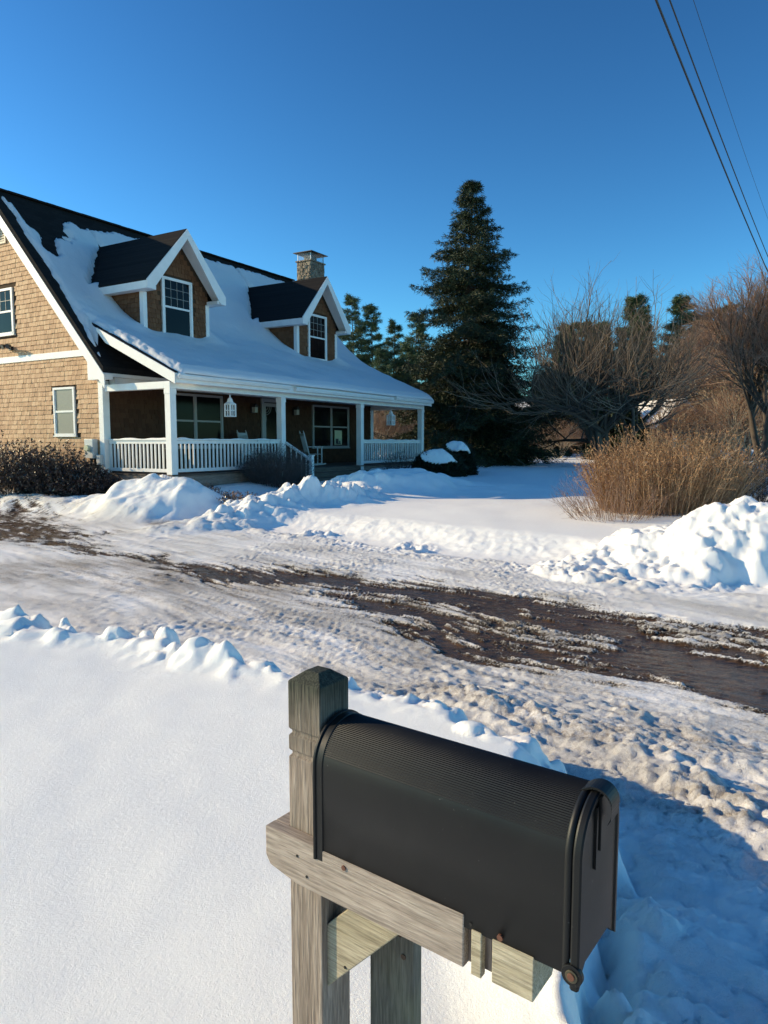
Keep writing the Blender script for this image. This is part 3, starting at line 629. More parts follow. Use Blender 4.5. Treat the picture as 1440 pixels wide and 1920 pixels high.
MB().box(.0, 13.9, -.08, -.05, .45, ZD - .042).build('deck_skirt', M_skirt, house)
MB().box(.0, .03, -.05, 2.44, .45, ZD - .042).build('deck_skirt', M_skirt, house)
for k in range(3):
    MB().box(4.9, 8.9, -.12 - .3 * (k + 1), -.12 - .3 * k - .004, ZD - .16 * (k + 1) - .04 , ZD - .16 * (k + 1)).build('step', M_deck, house)
    MB().box(4.92, 8.88, -.15 - .3 * k, -.125 - .3 * k, ZD - .16 * (k + 1) - .0, ZD - .045 - .16 * k).build('riser', M_deck, house)
def railing(p, q, z0=1.10, z1=1.93):
    p = Vector(p); q = Vector(q); d = (q - p); L = d.length; ang = math.atan2(d.y, d.x); M = Matrix.Translation((p.x, p.y, 0)) @ Matrix.Rotation(ang, 4, 'Z')
    m = MB(); m.box(0, L, -.055, .055, z1 - .04, z1, M); m.box(.0, L, -.022, .022, z1 - .13, z1 - .042, M); rl = m.build('railing', M_white, house, bevel=.004)
    MB().box(0, L, -.024, .024, z0 - .045, z0 + .045, M).build('bottom_rail', M_white, rl, bevel=.003)
    n = int(L / .145); b0 = None
    for k in range(n):
        x = (k + .5) * L / n
        if b0 is None: b0 = MB().box(-.02, .02, -.019, .019, z0 + .046, z1 - .131).build('baluster', M_white, rl); b = b0
        else: b = b0.copy(); col.objects.link(b); b.parent = rl
        b.matrix_local = M @ Matrix.Translation((x, 0, 0))
railing((.1, 2.42), (.1, .1)) if False else railing((.1, .1, 0), (.1, 2.44, 0))
railing((.2, 0, 0), (4.46, 0, 0)); railing((9.18, 0, 0), (13.68, 0, 0)); railing((13.79, .1, 0), (13.79, 2.44, 0))
# stair handrail
m = MB(); m.prism([(-.1, 1.86), (-1.02, 1.36), (-1.02, 1.28), (-.1, 1.78)], 4.62, 4.70, lambda p, q, t: (t, p, q)); hr_ = m.build('stair_rail', M_white, house, bevel=.004)
m = MB(); m.box(4.60, 4.72, -1.14, -1.02, .45, 1.42); m.build('newel_post', M_white, hr_, bevel=.006)
m = MB(); m.box(4.58, 4.74, -1.16, -1.0, 1.42, 1.45); m.build('newel_cap', M_white, hr_, bevel=.006)
for k, y in enumerate((-.3, -.5, -.7, -.88)):
    MB().box(4.645, 4.675, y - .015, y + .015, 1.0 - .16 * k - .1, 1.79 + (y + .1) * .54).build('baluster', M_white, hr_)
# door with lacy screen door
m = MB(); m.box(6.47, 6.60, 2.40, 2.47, ZD, 3.38); m.box(7.62, 7.75, 2.40, 2.47, ZD, 3.38); m.box(6.60, 7.62, 2.40, 2.47, 3.25, 3.38); dr = m.build('door', M_frame_dim, house, bevel=.004)
MB().box(6.60, 7.62, 2.452, 2.468, ZD, 3.248).build('door_glass', M_screen, dr)
m = MB(); m.box(6.60, 6.70, 2.42, 2.445, ZD, 3.22); m.box(7.52, 7.62, 2.42, 2.445, ZD, 3.22); m.box(6.70, 7.52, 2.42, 2.445, 3.10, 3.22); m.box(6.70, 7.52, 2.42, 2.445, ZD, ZD + .5)
for s, xc in ((1, 6.70), (-1, 7.52)):
    for r_ in (.30, .22, .13):
        pts = [(xc + s * r_ * math.cos(a), 3.10 - r_ * math.sin(a)) for a in np.linspace(0, math.pi / 2, 8)]
        for (a1, b1), (a2, b2) in zip(pts[:-1], pts[1:]): m.cyl((a1, 2.432, b1), (a2, 2.432, b2), .011, n=5)
    for k in range(5):
        zz = 2.75 - k * .07; m.cyl((xc, 2.432, zz), (xc + s * .06 * math.sin(k * .9 + 1), 2.432, zz - .05), .012, n=5)
m.build('screen_frame', M_frame_dim, dr)
# sconces
for x in (6.0, 8.32):
    m = MB(); m.box(x - .06, x + .06, 2.40, 2.466, 2.84, 3.04); m.box(x - .1, x + .1, 2.22, 2.41, 3.04, 3.07); m.prism([(x - .1, 3.07), (x + .1, 3.07), (x, 3.16)], 2.24, 2.40, lambda p, q, t: (p, t, q)); sc_ = m.build('wall_lamp', M_dark, house)
    MB().box(x - .07, x + .07, 2.25, 2.385, 2.86, 3.04).build('lamp_glass', M_lamp, sc_)
# electrical meter, boxes, conduits
m = MB(); m.box(-.20, -.032, 2.76, 3.12, 1.40, 1.93); mt = m.build('electric_meter', M_meter, house, bevel=.008)
m = MB(); m.cyl((-.2, 2.94, 1.68), (-.29, 2.94, 1.68), .085, n=20); m.build('meter_dial', mat('meter_glass', (.6, .6, .42), .15)[0], mt)
m = MB(); m.cyl((-.09, 2.98, 1.40), (-.09, 2.98, .5), .045); m.cyl((-.07, 2.86, 1.40), (-.07, 2.86, .5), .022); m.cyl((-.06, 2.79, 1.40), (-.055, 2.75, .9), .012); m.build('conduit', M_conduit, mt)
for z0, z1, a, b in ((1.22, 1.50, 2.53, 2.68), (.78, 1.08, 2.50, 2.68)):
    MB().box(-.16, -.055, a, b, z0, z1).build('utility_box', M_meter, house, bevel=.006)
m = MB(); m.cyl((-.02, 2.58, .35), (-.02, 2.58, 1.15), .055, .035); m.build('downspout', M_white, house)
# floodlight on the gable
m = MB(); m.box(-.10, -.031, 6.48, 6.62, 4.58, 4.70); fl = m.build('floodlight', M_dark, house, bevel=.004)
for dy in (-.16, .02, .16):
    m = MB(); m.cyl((-.09, 6.55 + dy * .4, 4.64), (-.20, 6.55 + dy * 1.2, 4.70), .015); m.cyl((-.20, 6.55 + dy * 1.2, 4.70), (-.32, 6.55 + dy * 1.5, 4.66), .035, .07, n=14); m.build('lamp_head', M_dark if dy else M_white, fl)

# ------------------------------------------------------------------ snow blankets on the roof
def poly_in(poly, X, Y):
    ins = np.zeros(X.shape, bool); n = len(poly); best = np.full(X.shape, 1e9)
    for i in range(n):
        ax, ay = poly[i]; bx, by = poly[(i + 1) % n]
        c = ((ay > Y) != (by > Y)) & (X < (bx - ax) * (Y - ay) / (by - ay + 1e-12) + ax); ins ^= c
        t = np.clip(((X - ax) * (bx - ax) + (Y - ay) * (by - ay)) / ((bx - ax) ** 2 + (by - ay) ** 2 + 1e-12), 0, 1)
        best = np.minimum(best, np.hypot(X - ax - t * (bx - ax), Y - ay - t * (by - ay)))
    return np.where(ins, -best, best)
gx = np.arange(-.30, 14.125, .03); gy = np.concatenate([np.arange(-.46, 2, .03), np.arange(2, 7.0, .025)])
SX, SY = np.meshgrid(gx, gy)
A = ZR - SL * (YR - SY); B = np.where(SX > -.01, ZP0 + SP * (SY - YE), -9); B = np.where(SY < YE, np.minimum(B, ZP0 - .03), B)
k = .55; hmix = np.clip(.5 + .5 * (A - B) / k, 0, 1); smax = B * (1 - hmix) + A * hmix + k * hmix * (1 - hmix) * 1.0
hard = np.maximum(A, B)
jag = .05 * fbm(SX * 5, SY * 2.5, 3, 101) + .03 * fbm(SX * 16, SY * 3, 2, 102)
dist = np.full(SX.shape, 9.)
outer = [(-.06, 6.85), (.12, 6.6), (.3, 6.72), (2.2, 6.75), (3.6, 6.68), (4.7, 6.62), (7.0, 6.72), (14.6, 6.74), (14.6, -1.2), (.04, -1.2), (.10, 1.3), (.09, 2.4), (.08, 2.95), (-.06, 2.6), (-.17, 2.3), (-.21, 2.38), (-.19, 2.7), (-.10, 3.4), (-.03, 4.28), (.03, 5.03), (-.05, 5.63), (.04, 6.36)]
dist = np.minimum(dist, -poly_in(outer, SX, SY))
bare = [(.20, 6.95), (.26, 6.4), (.30, 5.95), (.58, 5.66), (.40, 5.5), (.35, 5.25), (.5, 5.12), (.72, 5.22), (.86, 5.57), (1.01, 5.81), (1.42, 5.72), (1.30, 5.95), (1.68, 5.90), (1.55, 6.15), (1.73, 6.40), (2.1, 6.60), (2.39, 6.38), (2.73, 6.47), (3.59, 6.56), (4.0, 7.1), (.2, 7.1)]
dist = np.minimum(dist, poly_in(bare, SX, SY))
for c in (2.75, 9.88):     # the dormer roofs stay clear
    dist = np.minimum(dist, np.where((SY > 2.45), np.maximum(np.abs(SX - c) - np.minimum(1.58, np.maximum(0, (8.14 - A) / 1.1 + .03)) * (A > 6.25), -1) + 9 * (A <= 6.25), 9))
dist = dist + jag
eave = ss(-.46, -.34, SY)
thick = (.17 + .05 * fbm(SX * .5, SY * .7, 2, 103) + .03 * ss(1.5, -.3, SY)) * np.sqrt(np.clip(ss(-.0, .22, dist), 0, 1))
drift = 0
for c in (2.75, 9.88): drift = drift + .16 * np.exp(-((np.abs(SX - c) - 1.45) / .35) ** 2) * ss(1.9, 2.7, SY) * ss(5, 4, SY) + .12 * np.exp(-((SX - c - 1.6) / .5) ** 2 - ((SY - 3.0) / .6) ** 2)
SZ = hard + (smax - hard) * ss(0, .5, dist) + thick + drift * ss(0, .3, dist) - .05 * (1 - ss(-.02, .06, dist)) + .012 * fbm(SX * 2.5, SY * 2.5, 3, 104)
SZ = np.where(SY < -.2, hard + (SZ - hard) * np.sqrt(np.clip(1 - ((-.2 - SY) / .265) ** 2, 0, 1)), SZ)
rt = np.clip((14.125 - SX) / .25, 0, 1); SZ = hard + (SZ - hard) * np.sqrt(1 - (1 - rt) ** 2)
keep = (dist > -.03)
idx = np.arange(SX.size).reshape(SX.shape); F2 = np.stack([idx[:-1, :-1], idx[:-1, 1:], idx[1:, 1:], idx[1:, :-1]], -1).reshape(-1, 4)
kf = keep.ravel()[F2].any(1); F2 = F2[kf]; u, inv = np.unique(F2, return_inverse=True)
V2 = np.stack([SX.ravel(), SY.ravel(), SZ.ravel()], 1)[u]
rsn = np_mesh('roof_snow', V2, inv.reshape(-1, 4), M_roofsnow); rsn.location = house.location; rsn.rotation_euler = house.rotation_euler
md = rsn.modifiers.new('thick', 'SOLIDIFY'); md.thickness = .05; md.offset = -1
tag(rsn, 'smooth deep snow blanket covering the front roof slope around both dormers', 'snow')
# patch on the near dormer roof and snow along the rails
def snow_strip(name, pts, wdt, h, label, seed):
    """lumpy strip of snow along a polyline in world space"""
    rnd = random.Random(seed); mb = []; n = 0; P = []
    for (p, q) in zip(pts[:-1], pts[1:]):
        p = Vector(p); q = Vector(q); L = (q - p).length; k = max(2, int(L / .05)); P += [p.lerp(q, i / k) for i in range(k)]
    P.append(Vector(pts[-1])); V_, F_ = [], []
    for i, p in enumerate(P):
        t = (P[min(i + 1, len(P) - 1)] - P[max(i - 1, 0)]).normalized(); s = Vector((-t.y, t.x, 0))
        g = max(0, .35 + .9 * float(pn(np.array([i * .09 + seed]), np.array([seed * 1.7]), 5)[0])); hh = h * g * (0 if i in (0, len(P) - 1) else 1)
        for a in np.linspace(-1, 1, 7):
            V_.append(p + s * wdt * a * (.6 + .4 * min(1, g * 2)) + Vector((0, 0, hh * (1 - a * a) - .004)))
    for i in range(len(P) - 1):
        for j in range(6): b = i * 7 + j; F_.append((b, b + 1, b + 8, b + 7))
    o = np_mesh(name, np.array([tuple(v) for v in V_]), np.array(F_), M_snow); tag(o, label, 'snow'); return o
def H3(x, y, z): a, b = l2w(x, y); return (a, b, z)
snow_strip('rail_snow', [H3(.1, 2.3, 1.932), H3(.1, .15, 1.932)], .05, .05, 'thin lumpy snow on the side porch rail nearest the meter', 1)
snow_strip('rail_snow', [H3(.25, 0, 1.932), H3(4.4, 0, 1.932)], .05, .05, 'thin lumpy snow along the front rail left of the stairs', 2)
snow_strip('rail_snow', [H3(9.3, 0, 1.932), H3(13.6, 0, 1.932)], .05, .04, 'thin snow along the front rail right of the stairs', 3)

# ------------------------------------------------------------------ hanging lanterns, rocking chairs
def lantern(x, y, zb, label, s=1.0):
    wx, wy = l2w(x, y); t = empty('hanging_lantern', (wx, wy, zb), R(59)); tag(t, label, 'lantern', 'white lanterns hanging along the porch')
    w_ = .10 * s; h = .34 * s
    m = MB(); m.box(-w_ - .02, w_ + .02, -w_ - .02, w_ + .02, 0, .03); m.box(-w_ - .02, w_ + .02, -w_ - .02, w_ + .02, h, h + .025)
    for a in (-1, 1):
        for b in (-1, 1): m.box(a * w_ - .02, a * w_ + .02, b * w_ - .02, b * w_ + .02, .03, h)
    for a in (-1, 1):
        m.box(-.01, .01, a * w_ - .012, a * w_ + .012, .03, h); m.box(-w_ + .02, w_ - .02, a * w_ - .011, a * w_ + .011, h * .5, h * .5 + .022)
        m.box(a * w_ - .012, a * w_ + .012, -.01, .01, .03, h); m.box(a * w_ - .011, a * w_ + .011, -w_ + .02, w_ - .02, h * .5, h * .5 + .022)
    m.build('frame', M_white, t)
    m = MB(); z1 = h + .025
    for a, b, r0, r1 in ((0, .05, w_ + .015, w_ * .62), (.05, .13, w_ * .62, w_ * .45), (.13, .18, w_ * .45, .02)):
        m.add([(sx * r, sy * r, z1 + z) for z, r in ((a, r0), (b, r1)) for sx, sy in ((-1, -1), (1, -1), (1, 1), (-1, 1))], [(0, 1, 5, 4), (1, 2, 6, 5), (2, 3, 7, 6), (3, 0, 4, 7), (4, 5, 6, 7)])
    m.cyl((0, 0, z1 + .18), (0, 0, z1 + .24), .018); m.build('top', M_white, t)
    m = MB(); k = 0; z = z1 + .24; top = 3.22 - zb
    while z < top: m.box(-.008, .008, -.003, .003, z, z + .028) if k % 2 else m.box(-.003, .003, -.008, .008, z, z + .028); z += .026; k += 1
    m.build('chain', M_white, t)
    MB().cyl((0, 0, .03), (0, 0, .17), .035).build('candle', M_frame_dim, t)
lantern(2.3, .0, 2.56, 'white lantern hanging above the front rail left of the door', 1.0)
lantern(11.3, .0, 2.50, 'white lantern hanging in the right end opening of the porch', 1.05)
def rocker(x, y, rz, label):
    wx, wy = l2w(x, y); t = empty('rocking_chair', (wx, wy, ZD), R(59) + rz); tag(t, label, 'rocking chair', 'slatted rocking chairs on the porch')
    # faces +x
    back = Matrix.Translation((-.22, 0, .42)) @ Matrix.Rotation(R(-14), 4, 'Y')
    m = MB()
    for s in (-1, 1): m.box(-.02, .02, s * .26 - .02, s * .26 + .02, -.1, .78, back); m.cyl(back @ Vector((0, s * .26, .78)), back @ Vector((0, s * .26, .85)), .022, .01)
    m.build('back_frame', M_chair, t)
    m = MB(); m.box(-.015, .015, -.24, .24, .66, .75, back); m.box(-.015, .015, -.24, .24, .02, .08, back); m.build('back_rail', M_chair, t)
    m = MB()
    for k in range(7): c = -.2 + k * .0667; m.box(-.008, .008, c - .016, c + .016, .08, .66, back)
    m.build('back_slats', M_chair, t)
    m = MB()
    for k in range(8): m.box(-.22 + k * .062, -.22 + k * .062 + .055, -.27, .27, .405, .425)
    m.build('seat', M_chair, t)
    for s in (-1, 1):
        MB().box(.22, .26, s * .27 - .02, s * .27 + .02, .05, .66).build('leg', M_chair, t); MB().box(-.22, -.18, s * .27 - .02, s * .27 + .02, .07, .42).build('leg', M_chair, t)
        MB().box(-.26, .30, s * .28 - .04, s * .28 + .04, .66, .685).build('armrest', M_chair, t)
        m = MB(); P = [(-.5 + .1 * i, .02 + .11 * ((-.5 + .1 * i + .02) ** 2) * 2) for i in range(10)]
        for (a, b), (c, d) in zip(P[:-1], P[1:]): m.prism([(a, b), (c, d), (c, d + .04), (a, b + .04)], s * .27 - .015, s * .27 + .015, lambda p, q, t_: (p, t_, q))
        m.build('rocker', M_chair, t)
    m = MB(); m.cyl((.24, -.26, .2), (.24, .26, .2), .013); m.cyl((.24, -.26, .3), (.24, .26, .3), .013); m.cyl((-.2, -.26, .2), (-.2, .26, .2), .013); m.build('stretcher', M_chair, t)
rocker(7.75, 1.15, R(-38), 'slatted grey rocking chair in the porch opening right of the door')
rocker(5.15, 1.7, R(-80), 'slatted rocking chair left of the door behind the porch rail')

# ------------------------------------------------------------------ the mailbox
mbx = np.array([-.134, 1.311]); AX = np.array([.80194, -.59741]); mz = 1.85 - .8005
post = empty('mailbox_post', (mbx[0], mbx[1], 0), math.atan2(AX[1], AX[0])); tag(post, 'weathered grey wooden mailbox post with crossarm and brace standing in snow', 'post')
Z = mz
# post with notches and chamfered top
m = MB(); x0, x1, y0, y1 = -.094, -.008, .028, .115
def ring(z, i=0.0): return [(x0 + i, y0 + i, z), (x1 - i, y0 + i, z), (x1 - i, y1 - i, z), (x0 + i, y1 - i, z)]
lv = [(Z - .072 + .0, 0), (Z + .170, 0), (Z + .174, .005), (Z + .180, .005), (Z + .184, 0), (Z + .214, 0), (Z + .218, .005), (Z + .224, .005), (Z + .228, 0), (Z + .326, 0), (Z + .346, .026)]
lv = [(.15, 0)] + lv
V_ = []; F_ = []
for k, (z, i) in enumerate(lv): V_ += ring(z, i)
for k in range(len(lv) - 1):
    for j in range(4): a = k * 4 + j; b = k * 4 + (j + 1) % 4; F_.append((a, b, b + 4, a + 4))
F_.append(tuple(range(3, -1, -1))); n_ = len(V_) - 4; F_.append((n_, n_ + 1, n_ + 2, n_ + 3))
m.add(V_, F_); m.build('upright', M_post, post, bevel=.002)
# upright front below the arm is a separate facing piece
# (the crossarm is half-lapped over the near face)
AY0 = -.0015
m = MB(); m.prism([(-.134, Z - .040), (-.122, Z - .058), (-.05, Z - .072), (.333, Z - .072), (.333, Z + .022), (-.134, Z + .022)], AY0, .0275, lambda p, q, t: (p, t, q)); arm = m.build('crossarm', M_arm, post, bevel=.0025)
m = MB(); m.box(-.134, -.0945, .028, .09, Z - .05, Z + .0215); m.build('crossarm_end', M_arm, post, bevel=.0025)
MB().box(-.0075, .331, .028, .09, Z - .070, Z + .004).build('arm_core', M_arm, post)
m = MB(); m.box(.3335, .385, .014, .088, Z - .068, Z + .003); m.build('recessed_block', M_postd, post)
MB().box(.347, .366, AY0, .0135, Z - .076, Z + .003).build('spacer', M_fresh, post, bevel=.0015)
m = MB(); m.prism([(AY0, Z - .072), (.072, Z - .072), (.098, Z - .035), (.098, Z + .003), (AY0, Z + .003)], .3855, .458, lambda p, q, t: (t, p, q)); m.build('end_block', M_fresh, post, bevel=.0015)
m = MB(); m.prism([(-.0078, Z - .165), (-.0078, Z - .300), (.205, Z - .0722), (.085, Z - .0722)], .042, .088, lambda p, q, t: (p, t, q)); br = m.build('brace', M_brace, post, bevel=.002)
m = MB()
for k, (x, z) in enumerate([(-.045, Z - .012), (-.02, Z - .046)]): m.cyl((x, AY0 - .0012, z), (x, AY0 + .003, z), .0028, n=10)
m.build('screw', M_hole, post)
MB().cyl((.04, .0405, Z - .235), (.04, .0425, Z - .235), .003, n=10).build('screw', M_hole, post)
# old plank standing behind
pk = empty('old_plank', (mbx[0], mbx[1], 0), math.atan2(AX[1], AX[0])); tag(pk, 'grey green wooden plank standing upright right behind the mailbox post', 'plank')
m = MB(); m.box(.030, .140, .135, .165, .15, Z - .03); m.build('board', M_plank, pk, bevel=.002)
m = MB()
for x, z in ((.122, Z - .15), (.108, Z - .19), (.116, Z - .235)): m.cyl((x, .133, z), (x, .1355, z), .006, n=9)
m.build('knot', mat('knot_wood', (.09, .05, .03), .8)[0], pk)
# mailbox
bx = empty('mailbox', (mbx[0], mbx[1], Z), math.atan2(AX[1], AX[0])); tag(bx, 'large black metal mailbox with ribbed curved top mounted on the crossarm', 'mailbox')
WB, HS, L = .158, .183, .523; r0 = WB / 2
def arch(off=0.0, n=264, ribs=True, z0=0.0, top=None):
    P = [(-off, z0)]
    for i in range(n + 1):
        a = math.pi * i / n; rr_ = r0 + off
        if ribs and .10 < i / n < .90: rr_ += .0007 * math.cos(i * math.pi * 2 / 4.0)
        P.append((r0 - rr_ * math.cos(a), HS + rr_ * math.sin(a) * 1.03))
    P.append((WB + off, z0)); return P
def loft(name, secs, mt_, parent, smooth=True, cap=None):
    V_ = []; n = len(secs[0][1]); F_ = []
    for x, P in secs: V_ += [(x, p, q) for p, q in P]
    for k in range(len(secs) - 1):
        for j in range(n - 1): a = k * n + j; F_.append((a, a + 1, a + n + 1, a + n))
    m = MB(); m.add(V_, F_)
    if cap: 
        for c in cap: m.f.append(tuple(range(c * n, c * n + n))); m.r.append(.5)
    o = m.build(name, mt_, parent, smooth=smooth); return o
body = loft('body', [(.012, arch()), (.02, arch()), (L * .3, arch()), (L * .6, arch()), (L - .02, arch()), (L - .012, arch())], M_black, bx)
md = body.modifiers.new('s', 'SOLIDIFY'); md.thickness = .0012; md.offset = -1
MB().box(.012, L - .012, .001, WB - .001, .018, .020).build('floor', M_black, bx)
def rimsec(x0, x1, o):
    return [(x0, arch(0, 60, False)), (x0, arch(o, 60, False)), (x0 + .002, arch(o + .0015, 60, False)), (x1 - .002, arch(o + .0015, 60, False)), (x1, arch(o, 60, False)), (x1, arch(-.004, 60, False))]
loft('back_panel', [(-.001, arch(-.002, 60, False)), (-.001, arch(.003, 60, False)), (.001, arch(.0045, 60, False)), (.004, arch(.0045, 60, False)), (.006, arch(.003, 60, False)), (.0062, arch(.0016, 60, False)), (.021, arch(.0016, 60, False)), (.0225, arch(-.001, 60, False))], M_black, bx, smooth=False, cap=[0])
loft('front_bead', [(L - .020, arch(-.001, 60, False)), (L - .019, arch(.0022, 60, False)), (L - .014, arch(.0032, 60, False)), (L - .009, arch(.0022, 60, False)), (L - .008, arch(-.001, 60, False))], M_black, bx)
door = loft('door', [(L - .006, arch(-.001, 60, False, -.010)), (L - .006, arch(.003, 60, False, -.016)), (L - .003, arch(.0045, 60, False, -.018)), (L + .005, arch(.0042, 60, False, -.018)), (L + .008, arch(.0025, 60, False, -.016)), (L + .008, arch(-.004, 60, False, -.012)), (L + .005, arch(-.006, 60, False, -.010)), (L + .005, arch(-.03, 60, False, .01))], M_black, bx, smooth=False, cap=[-1 + 8])
for f in (door,): pass
m = MB(); zc = HS + r0 * 1.03
P = [(L - .022, zc - .001), (L - .014, zc + .005)] + [(L + .002 + .026 * math.sin(a), zc - .016 + .026 * math.cos(a)) for a in np.linspace(-.35, 1.75, 12)] + [(L + .027, zc - .032), (L + .023, zc - .041)]
for (a, b), (c, d) in zip(P[:-1], P[1:]): m.prism([(a, b), (c, d), (c - .001, d - .004), (a, b - .004)], r0 - .018 + (.003 if a > L + .028 else 0), r0 + .018 - (.003 if a > L + .028 else 0), lambda p, q, t: (p, t, q))
m.build('handle', M_black, bx)
MB().box(L + .0052, L + .0115, r0 - .014, r0 + .010, HS - .010, zc - .004).build('latch', M_steel if False else M_black, bx, bevel=.001)
MB().box(L + .0052, L + .009, r0 - .026, r0 - .020, HS - .035, zc - .018).build('latch_spring', M_black, bx)
hx, hz = L - .002, .006
m = MB(); m.cyl((hx, -.0065, hz), (hx, .002, hz), .0165, n=28); hg = m.build('hinge', M_black, bx, bevel=.001)
m = MB(); m.cyl((hx, -.0085, hz), (hx, -.0060, hz), .0098, n=24); m.build('washer', M_brass, hg, bevel=.0008)
m = MB(); m.cyl((hx, -.0102, hz), (hx, -.0080, hz), .0060, n=18); m.build('rivet', M_rust, hg, bevel=.0008)
def onside(name, x, z, r_, mt_, d=.002): MB().cyl((x, -d, z), (x, .0005, z), r_, n=12).build(name, mt_, bx)
onside('screw', .075, .008, .0048, M_rust, .004); onside('screw', .400, .012, .0052, M_rust, .004)
for x in (.118, .345): onside('screw_hole', x, .010, .0030, M_hole, .0006)
for x in (.163, .282): onside('rivet', x, .009, .0028, M_steel, .0012)

# ------------------------------------------------------------------ vegetation toolkit
class Tubes:
    def __init__(s): s.g = {}
    def add(s, pts, rad): s.g.setdefault(len(pts), []).append((np.array(pts, float), np.array(rad, float), random.random()))
    def mesh(s, name, mt_, parent=None, sides=4):
        VV, FF, RR = [], [], []; base = 0
        for n, L_ in s.g.items():
            P = np.stack([a[0] for a in L_]); Rr = np.stack([a[1] for a in L_]); rn = np.array([a[2] for a in L_]); m_ = len(L_)
            T = np.gradient(P, axis=1); T /= np.linalg.norm(T, axis=2, keepdims=True) + 1e-9
            ref = np.where(np.abs(T[..., 2:3]) > .9, np.array([1., 0, 0]), np.array([0, 0, 1.])); A_ = np.cross(T, ref); A_ /= np.linalg.norm(A_, axis=2, keepdims=True) + 1e-9; B_ = np.cross(T, A_)
            an = np.arange(sides) * 2 * np.pi / sides
            ringv = P[:, :, None, :] + Rr[:, :, None, None] * (A_[:, :, None, :] * np.cos(an)[None, None, :, None] + B_[:, :, None, :] * np.sin(an)[None, None, :, None])
            VV.append(ringv.reshape(-1, 3)); RR.append(np.repeat(rn, n * sides))
            ii = np.arange(m_ * n * sides).reshape(m_, n, sides) + base; nx_ = np.roll(ii, -1, axis=2)
            FF.append(np.stack([ii[:, :-1], nx_[:, :-1], nx_[:, 1:], ii[:, 1:]], -1).reshape(-1, 4)); base += m_ * n * sides
        return np_mesh(name, np.concatenate(VV), np.concatenate(FF), mt_, parent, attrs={'rnd': ('FLOAT', np.concatenate(RR))})
def unit(v): v = np.array(v, float); return v / (np.linalg.norm(v) + 1e-9)
def limb(p, d, L_, r_a, r_b, n=6, jit=.18, up=0.0, rng=None):
    P = [np.array(p, float)]; d = unit(d); dirs = [d]
    for i in range(n - 1):
        d = unit(d + rng.normal(0, jit, 3) + np.array([0, 0, up])); P.append(P[-1] + d * L_ / (n - 1)); dirs.append(d)
    return np.array(P), dirs, np.linspace(r_a, r_b, n)
def tufts(P, D, k, ln, wd, spread, rng, flat=None):
    """thin needle triangles around each point; returns V,F,rnd"""
    n = len(P); Pr = np.repeat(P, k, 0) + rng.normal(0, .3 * ln, (n * k, 3)); Dr = np.repeat(D, k, 0) + rng.normal(0, spread, (n * k, 3))
    Dr /= np.linalg.norm(Dr, axis=1, keepdims=True) + 1e-9; S = np.cross(Dr, rng.normal(0, 1, (n * k, 3))); S /= np.linalg.norm(S, axis=1, keepdims=True) + 1e-9
    l = ln * rng.uniform(.6, 1.3, (n * k, 1)); V_ = np.stack([Pr - S * wd, Pr + S * wd, Pr + Dr * l + S * wd * .35, Pr + Dr * l - S * wd * .35], 1).reshape(-1, 3)
    F_ = np.arange(n * k * 4).reshape(-1, 4); rr_ = np.repeat(np.clip(np.repeat(rng.uniform(0, 1, n), k) + rng.normal(0, .12, n * k), 0, 1), 4)
    return V_, F_, rr_
def leaf_mesh(name, T, mt_, parent=None): return np_mesh(name, T[0], T[1], mt_, parent, smooth=False, attrs={'rnd': ('FLOAT', T[2])})

